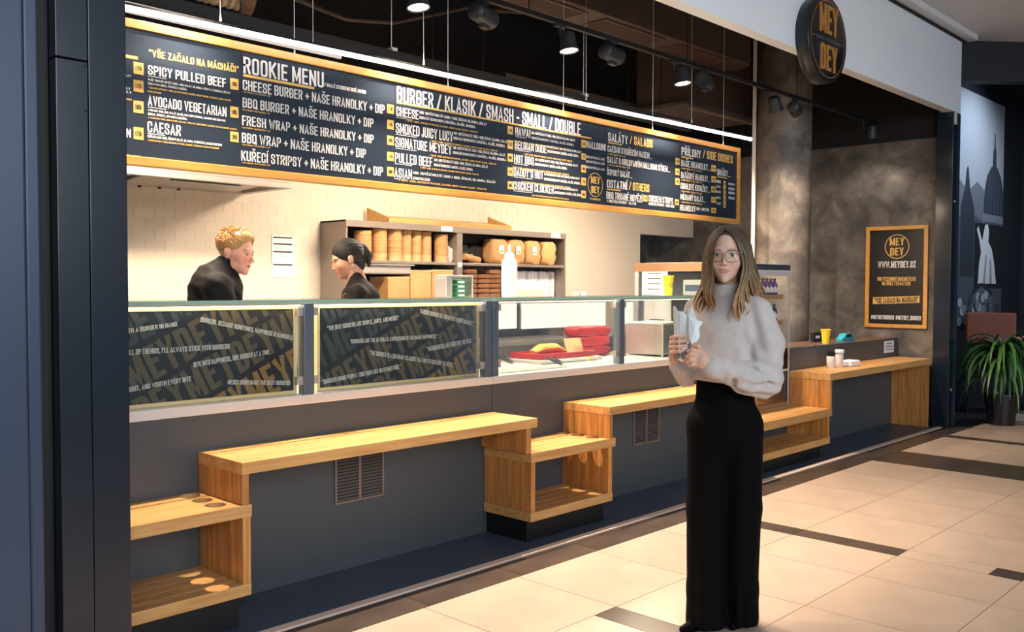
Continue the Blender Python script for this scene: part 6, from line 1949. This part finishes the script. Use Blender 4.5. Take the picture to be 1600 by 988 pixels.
# ---- the wrap in her hands
wrap = thing('food_wrap', 'rolled wrap in crumpled foil and white paper held by the woman', 'food', (3.362, 1.98, 0), WA - math.pi / 2)
mbw = MB()
pts, rad = [], []
rw = random.Random(4)
zs = np.linspace(1.122, 1.235, 18)
bm_v = []
n = 26
for i, z in enumerate(zs):
    c = wr(z)
    t = i / (len(zs) - 1)
    r = .031 * min(1, (t * 7 + .12)) ** .5
    for k in range(n):
        a = 2 * math.pi * k / n
        rr_ = r * (1 + rw.uniform(-.07, .07))
        bm_v.append((c[0] + rr_ * math.cos(a), c[1] + rr_ * math.sin(a), z + rw.uniform(-.0012, .0012)))
fs = [(i * n + k, i * n + (k + 1) % n, (i + 1) * n + (k + 1) % n, (i + 1) * n + k) for i in range(len(zs) - 1) for k in range(n)] + [tuple(reversed(range(n))), tuple((len(zs) - 1) * n + k for k in range(n))]
MB().add(bm_v, fs).build('foil', M['foil'], wrap)
# pleated paper sleeve, open at the top
vs, fs = [], []
n = 40
rows = 9
for i in range(rows):
    t = i / (rows - 1)
    z = 1.20 + .125 * t
    c = wr(z)
    for k in range(n):
        a = 2 * math.pi * k / n
        r = .0325 + .004 * t + .0016 * math.sin(a * 13) + .001 * math.sin(a * 5 + 3 * t)
        top = (.012 * math.sin(a * 2 + 1) + .006 * math.sin(a * 7)) * t ** 2
        vs.append((c[0] + r * math.cos(a), c[1] + r * math.sin(a), z + top))
fs = [(i * n + k, i * n + (k + 1) % n, (i + 1) * n + (k + 1) % n, (i + 1) * n + k) for i in range(rows - 1) for k in range(n)]
po = MB().add(vs, fs).build('paper_sleeve', mat('wax_paper', (222, 224, 220), .6), wrap, smooth=True)
so_ = po.modifiers.new('thick', 'SOLIDIFY'); so_.thickness = .0008
c = wr(1.31)
MB().lathe([(.0, -.05), (.028, -.05), (.029, -.004), (.02, .004), (0, .006)], tuple(c), 18).build('tortilla', mat('tortilla', (222, 196, 150), .7, col2=(180, 130, 80), scale=60), wrap, smooth=True)
# folded napkin flap
nv = [(-.152, -.262, 1.305), (-.140, -.262, 1.340), (-.118, -.272, 1.285), (-.098, -.270, 1.280), (-.112, -.280, 1.255), (-.108, -.282, 1.225), (-.118, -.288, 1.205), (-.140, -.290, 1.195), (-.150, -.280, 1.235), (-.128, -.286, 1.262)]
nf = [(0, 2, 1), (0, 9, 2), (9, 3, 2), (9, 4, 3), (9, 5, 4), (9, 6, 5), (9, 7, 6), (9, 8, 7), (9, 0, 8)]
no = MB().add(nv, nf).build('napkin', mat('white_napkin', (236, 240, 242), .7), wrap)
so_ = no.modifiers.new('thick', 'SOLIDIFY'); so_.thickness = .003; so_.offset = 0

# ---------------------------------------------------------------- staff
def staff(label, loc, az, facing, hc, hpitch, scale, male, skin, lip, brow, blush, hairm, torso_fn, shirt):
    t = thing('person', label, 'person', loc, az - math.pi / 2)
    RH_ = rot_mat(facing, hpitch, 0) * scale
    HV, HF = head_mesh(male, .0026, True, male)
    col = head_tint(HV, skin, lip, brow, blush, male)
    HV = place(HV, RH_, hc); HF = HF[:, ::-1]
    arms, clothes, legs = torso_fn()
    V2, F2 = arms.mesh()
    c2 = np.tile(np.array(lin(skin)), (len(V2), 1))
    np_mesh('body', [(HV, HF), (V2, F2)], M['skin'], t, [col, c2], 1)
    np_mesh('shirt', [clothes.mesh()], shirt, t, None, 3)
    np_mesh('trousers', [legs.mesh()], M['trouser'], t, None, 2)
    eyes(t, RH_, hc, (90, 80, 70))
    return t, RH_
M['shirt'] = mat('black_cotton', (17, 16, 18), .8, col2=(22, 21, 23), scale=12, spec=.25)
def man_body():
    arms = SDF((-.25, -.34, .6), (.42, .34, 1.60), .008)
    arms.cone((.02, 0, 1.42), (.05, 0, 1.54), .055, .052, .02)
    arms.ell((-.04, 0, 1.2), (.10, .15, .22), .03)
    arms.chain([(.0, -.19, 1.40), (.06, -.23, 1.13), (.28, -.14, 1.04), (.36, -.11, 1.03)], [.05, .042, .032, .03], .02)
    arms.chain([(.0, .19, 1.40), (.06, .23, 1.13), (.28, .14, 1.04), (.36, .11, 1.03)], [.05, .042, .032, .03], .02)
    for q in (-1, 1):
        for j in range(4):
            arms.cone((.36, q * (.10 + .014 * j), 1.03), (.42, q * (.09 + .014 * j), 1.015), .011, .009, .006)
        arms.cone((.35, q * .09, 1.03), (.385, q * .065, 1.02), .012, .010, .006)
    cl = SDF((-.30, -.34, .85), (.30, .34, 1.62), .007)
    cl.ell((-.055, 0, 1.22), (.135, .185, .26), .04)
    cl.ell((-.045, 0, 1.40), (.13, .19, .12), .05)
    cl.ell((-.035, 0, 1.47), (.085, .10, .075), .05)
    cl.chain([(-.02, -.18, 1.40), (.05, -.23, 1.14), (.20, -.17, 1.06)], [.085, .070, .055], .04)
    cl.chain([(-.02, .18, 1.40), (.05, .23, 1.14), (.20, .17, 1.06)], [.085, .070, .055], .04)
    cl.cone((.0, 0, 1.46), (.030, 0, 1.525), .080, .068, .03)
    cl.ell((.035, 0, 1.38), (.085, .12, .12), .04)
    cl.field(lambda D, X, Y, Z: np.maximum(D + .004 * np.sin(X * 60 + Z * 45) * np.sin(Y * 22 + Z * 30), .9 - Z))
    cl.ell((.075, 0, 1.585), (.075, .062, .055), .004, sub=True)
    lg = SDF((-.25, -.25, 0), (.22, .25, 1.02), .01)
    lg.ell((-.05, 0, .92), (.13, .17, .12), .04)
    for q in (-1, 1): lg.chain([(-.04, q * .09, .85), (-.03, q * .10, .48), (-.03, q * .10, .05)], [.095, .075, .06], .03).cone((-.03, q * .1, .045), (.13, q * .11, .035), .04, .032, .02)
    lg.field(lambda D, X, Y, Z: np.maximum(D, .003 - Z))
    return arms, cl, lg
MHC = (.080, 0, 1.598)
man, RM = staff('man in black shirt with short ginger hair working behind the counter', (2.659, 4.85, 0), math.radians(61.27), math.radians(-62), MHC, math.radians(9), 1.07, True,
    (226, 166, 142), (186, 96, 86), (176, 118, 70), (222, 128, 106), None, man_body, M['shirt'])
M['hair_m'] = hair_mat('ginger_hair', (168, 124, 76), (176, 132, 84), (150, 108, 66), 1.55, 1.76)
def hair_shell(fn, R3, c, lo, hi, h, name, material, parent, amp=0.0, fr=300):
    s = SDF(lo, hi, h)
    fn(s)
    if amp:
        s.field(lambda D, X, Y, Z: D + amp * np.sin(X * fr) * np.sin(Y * fr * .9 + 1) * np.sin(Z * fr * .8 + 2))
    V, Fc = s.mesh()
    return np_mesh(name, [(place(V, R3, c), Fc[:, ::-1])], material, parent, None, 0 if amp else 1)
def man_hair(s):
    s.ell((0, -.016, .050), (.083, .100, .084), .01)
    s.ell((0, .035, .088), (.060, .055, .040), .02)
    s.ell((0, .088, -.020), (.082, .074, .098), .006, sub=True)
    s.ell((0, .0, -.075), (.12, .13, .055), .008, sub=True)
    for q in (-1, 1): s.ell((q * .082, -.004, -.01), (.02, .024, .034), .004, sub=True)
hair_shell(man_hair, RM, MHC, (-.11, -.14, -.06), (.11, .14, .16), .0032, 'hair', M['hair_m'], man)
rt_ = random.Random(9)
tf = MB()
for k in range(800):
    a, b_ = rt_.uniform(0, 2 * math.pi), rt_.uniform(-.05, 1.0)
    ce = math.sqrt(max(0, 1 - b_ * b_))
    x, y, z = .080 * ce * math.cos(a), -.016 + .097 * ce * math.sin(a), .050 + .081 * b_
    if y > .055 and z < .085: continue
    if z < .0 + (.03 if abs(x) > .06 and y > -.03 else 0): continue
    nrm = Vector((x / .08, (y + .016) / .097, (z - .05) / .081)).normalized()
    d = (nrm * .5 + Vector((rt_.uniform(-.5, .5), rt_.uniform(-.2, .8), .35 + rt_.uniform(-.3, .3)))).normalized()
    L = rt_.uniform(.014, .024) * (1.2 if z > .10 else .8)
    p0 = Vector((x, y, z)) - nrm * .003
    pts = [p0, p0 + d * L * .55, p0 + d * L + Vector((0, .004, -.004))]
    tf.tube([tuple(q) for q in place(pts, RM, MHC)], [.0050, .0042, .0008], 5)
tf.build('hair_tufts', M['hair_m'], man, smooth=True)

def cook_body():
    arms = SDF((-.42, -.30, .6), (.25, .30, 1.58), .008)
    arms.cone((.045, 0, 1.38), (.010, 0, 1.50), .046, .044, .02)
    arms.ell((.06, 0, 1.18), (.08, .12, .20), .03)
    arms.chain([(.05, -.145, 1.36), (.02, -.185, 1.12), (-.20, -.12, 1.03), (-.27, -.10, 1.02)], [.04, .034, .027, .025], .02)
    arms.chain([(.05, .145, 1.36), (.02, .185, 1.12), (-.20, .12, 1.03), (-.27, .10, 1.02)], [.04, .034, .027, .025], .02)
    for q in (-1, 1):
        for j in range(4):
            arms.cone((-.27, q * (.085 + .012 * j), 1.02), (-.33, q * (.078 + .012 * j), 1.005), .009, .008, .005)
        arms.cone((-.265, q * .08, 1.02), (-.30, q * .055, 1.01), .010, .008, .005)
    cl = SDF((-.15, -.28, .85), (.26, .28, 1.55), .007)
    cl.ell((.07, 0, 1.18), (.105, .15, .24), .04)
    cl.ell((.075, 0, 1.34), (.122, .145, .10), .05)
    cl.cone((.06, 0, 1.40), (.040, 0, 1.468), .070, .054, .03)
    cl.chain([(.05, -.145, 1.36), (.035, -.175, 1.22)], [.066, .062], .03)
    cl.chain([(.05, .145, 1.36), (.035, .175, 1.22)], [.066, .062], .03)
    cl.field(lambda D, X, Y, Z: np.maximum(D + .003 * np.sin(X * 70 + Z * 40) * np.sin(Y * 25 + Z * 35), .9 - Z))
    cl.ell((.012, 0, 1.492), (.055, .048, .034), .003, sub=True)
    lg = SDF((-.2, -.22, 0), (.24, .22, 1.0), .01)
    lg.ell((.06, 0, .90), (.115, .15, .12), .04)
    for q in (-1, 1): lg.chain([(.05, q * .075, .85), (.04, q * .085, .48), (.04, q * .085, .05)], [.085, .065, .05], .03).cone((.04, q * .085, .045), (-.10, q * .095, .032), .036, .028, .02)
    lg.field(lambda D, X, Y, Z: np.maximum(D, .003 - Z))
    return arms, cl, lg
CHC = (-.008, 0, 1.580)
cook, RC = staff('dark haired woman in black T-shirt with hair tied back, bending over behind the counter', (3.551, 4.85, 0), math.radians(53.8), math.radians(80), CHC, math.radians(17), 1.03, False,
    (206, 152, 122), (164, 84, 76), (40, 28, 24), (198, 124, 100), None, cook_body, M['shirt'])
M['hair_c'] = hair_mat('black_hair', (14, 11, 11), (17, 13, 13), (13, 10, 10), 1.4, 1.75, .62)
def cook_hair(s):
    s.ell((0, -.014, .040), (.0785, .100, .0885), .01)
    s.ell((0, -.06, .0), (.062, .05, .06), .02)
    s.ell((0, -.104, .046), (.027, .030, .034), .012)
    s.chain([(0, -.118, .040), (0, -.132, -.01), (0, -.118, -.075)], [.024, .024, .010], .01)
    s.ell((0, -.062, -.040), (.052, .036, .055), .02)
    s.ell((0, .092, -.026), (.074, .070, .080), .006, sub=True)
    s.ell((0, .03, -.085), (.10, .085, .055), .008, sub=True)
    for q in (-1, 1): s.ell((q * .080, .0, -.012), (.018, .020, .030), .004, sub=True)
hair_shell(cook_hair, RC, CHC, (-.11, -.17, -.14), (.11, .14, .16), .0032, 'hair', M['hair_c'], cook)
sw = MB()
rs = random.Random(3)
for k in range(90):
    a = math.radians(-118 + 236 * k / 89)
    st = Vector((math.sin(a) * .072, .045 + .018 * math.cos(a * .9) - .05 * abs(math.sin(a)) , .030 + .066 * math.cos(a * .85)))
    en = Vector((rs.uniform(-.012, .012), -.100, .046 + rs.uniform(-.014, .014)))
    pts = []
    for i in range(7):
        t = i / 6
        q_ = st.lerp(en, t) - Vector((0, -.014, .040))
        rr_ = math.sqrt((q_.x / .0795) ** 2 + (q_.y / .1010) ** 2 + (q_.z / .0895) ** 2)
        q_ = q_ / max(rr_, .2) * (1.0 + rs.uniform(-.008, .012))
        pts.append(q_ + Vector((0, -.014, .040)))
    sw.tube([tuple(v) for v in place(pts, RC, CHC)], [.0022, .0034, .0036, .0036, .0036, .0036, .003], 5)
sw.build('hair_strands', M['hair_c'], cook, smooth=True)
for q in (-1, 1):
    p = place([(q * .082, -.004, -.042)], RC, CHC)[0]
    MB().lathe([(0, -.006), (.005, 0), (0, .006)], tuple(p), 10).build('earring', M['steel_lt'], cook, smooth=True)
V1, F1 = ring_2d(0, 0, .026, .029, 28)
flat_shape('shirt_logo', V1, F1, M['ink_g'], cook, (-.020, -.118, 1.335), (.55, -.83, 0), (-.15, -.10, .98))
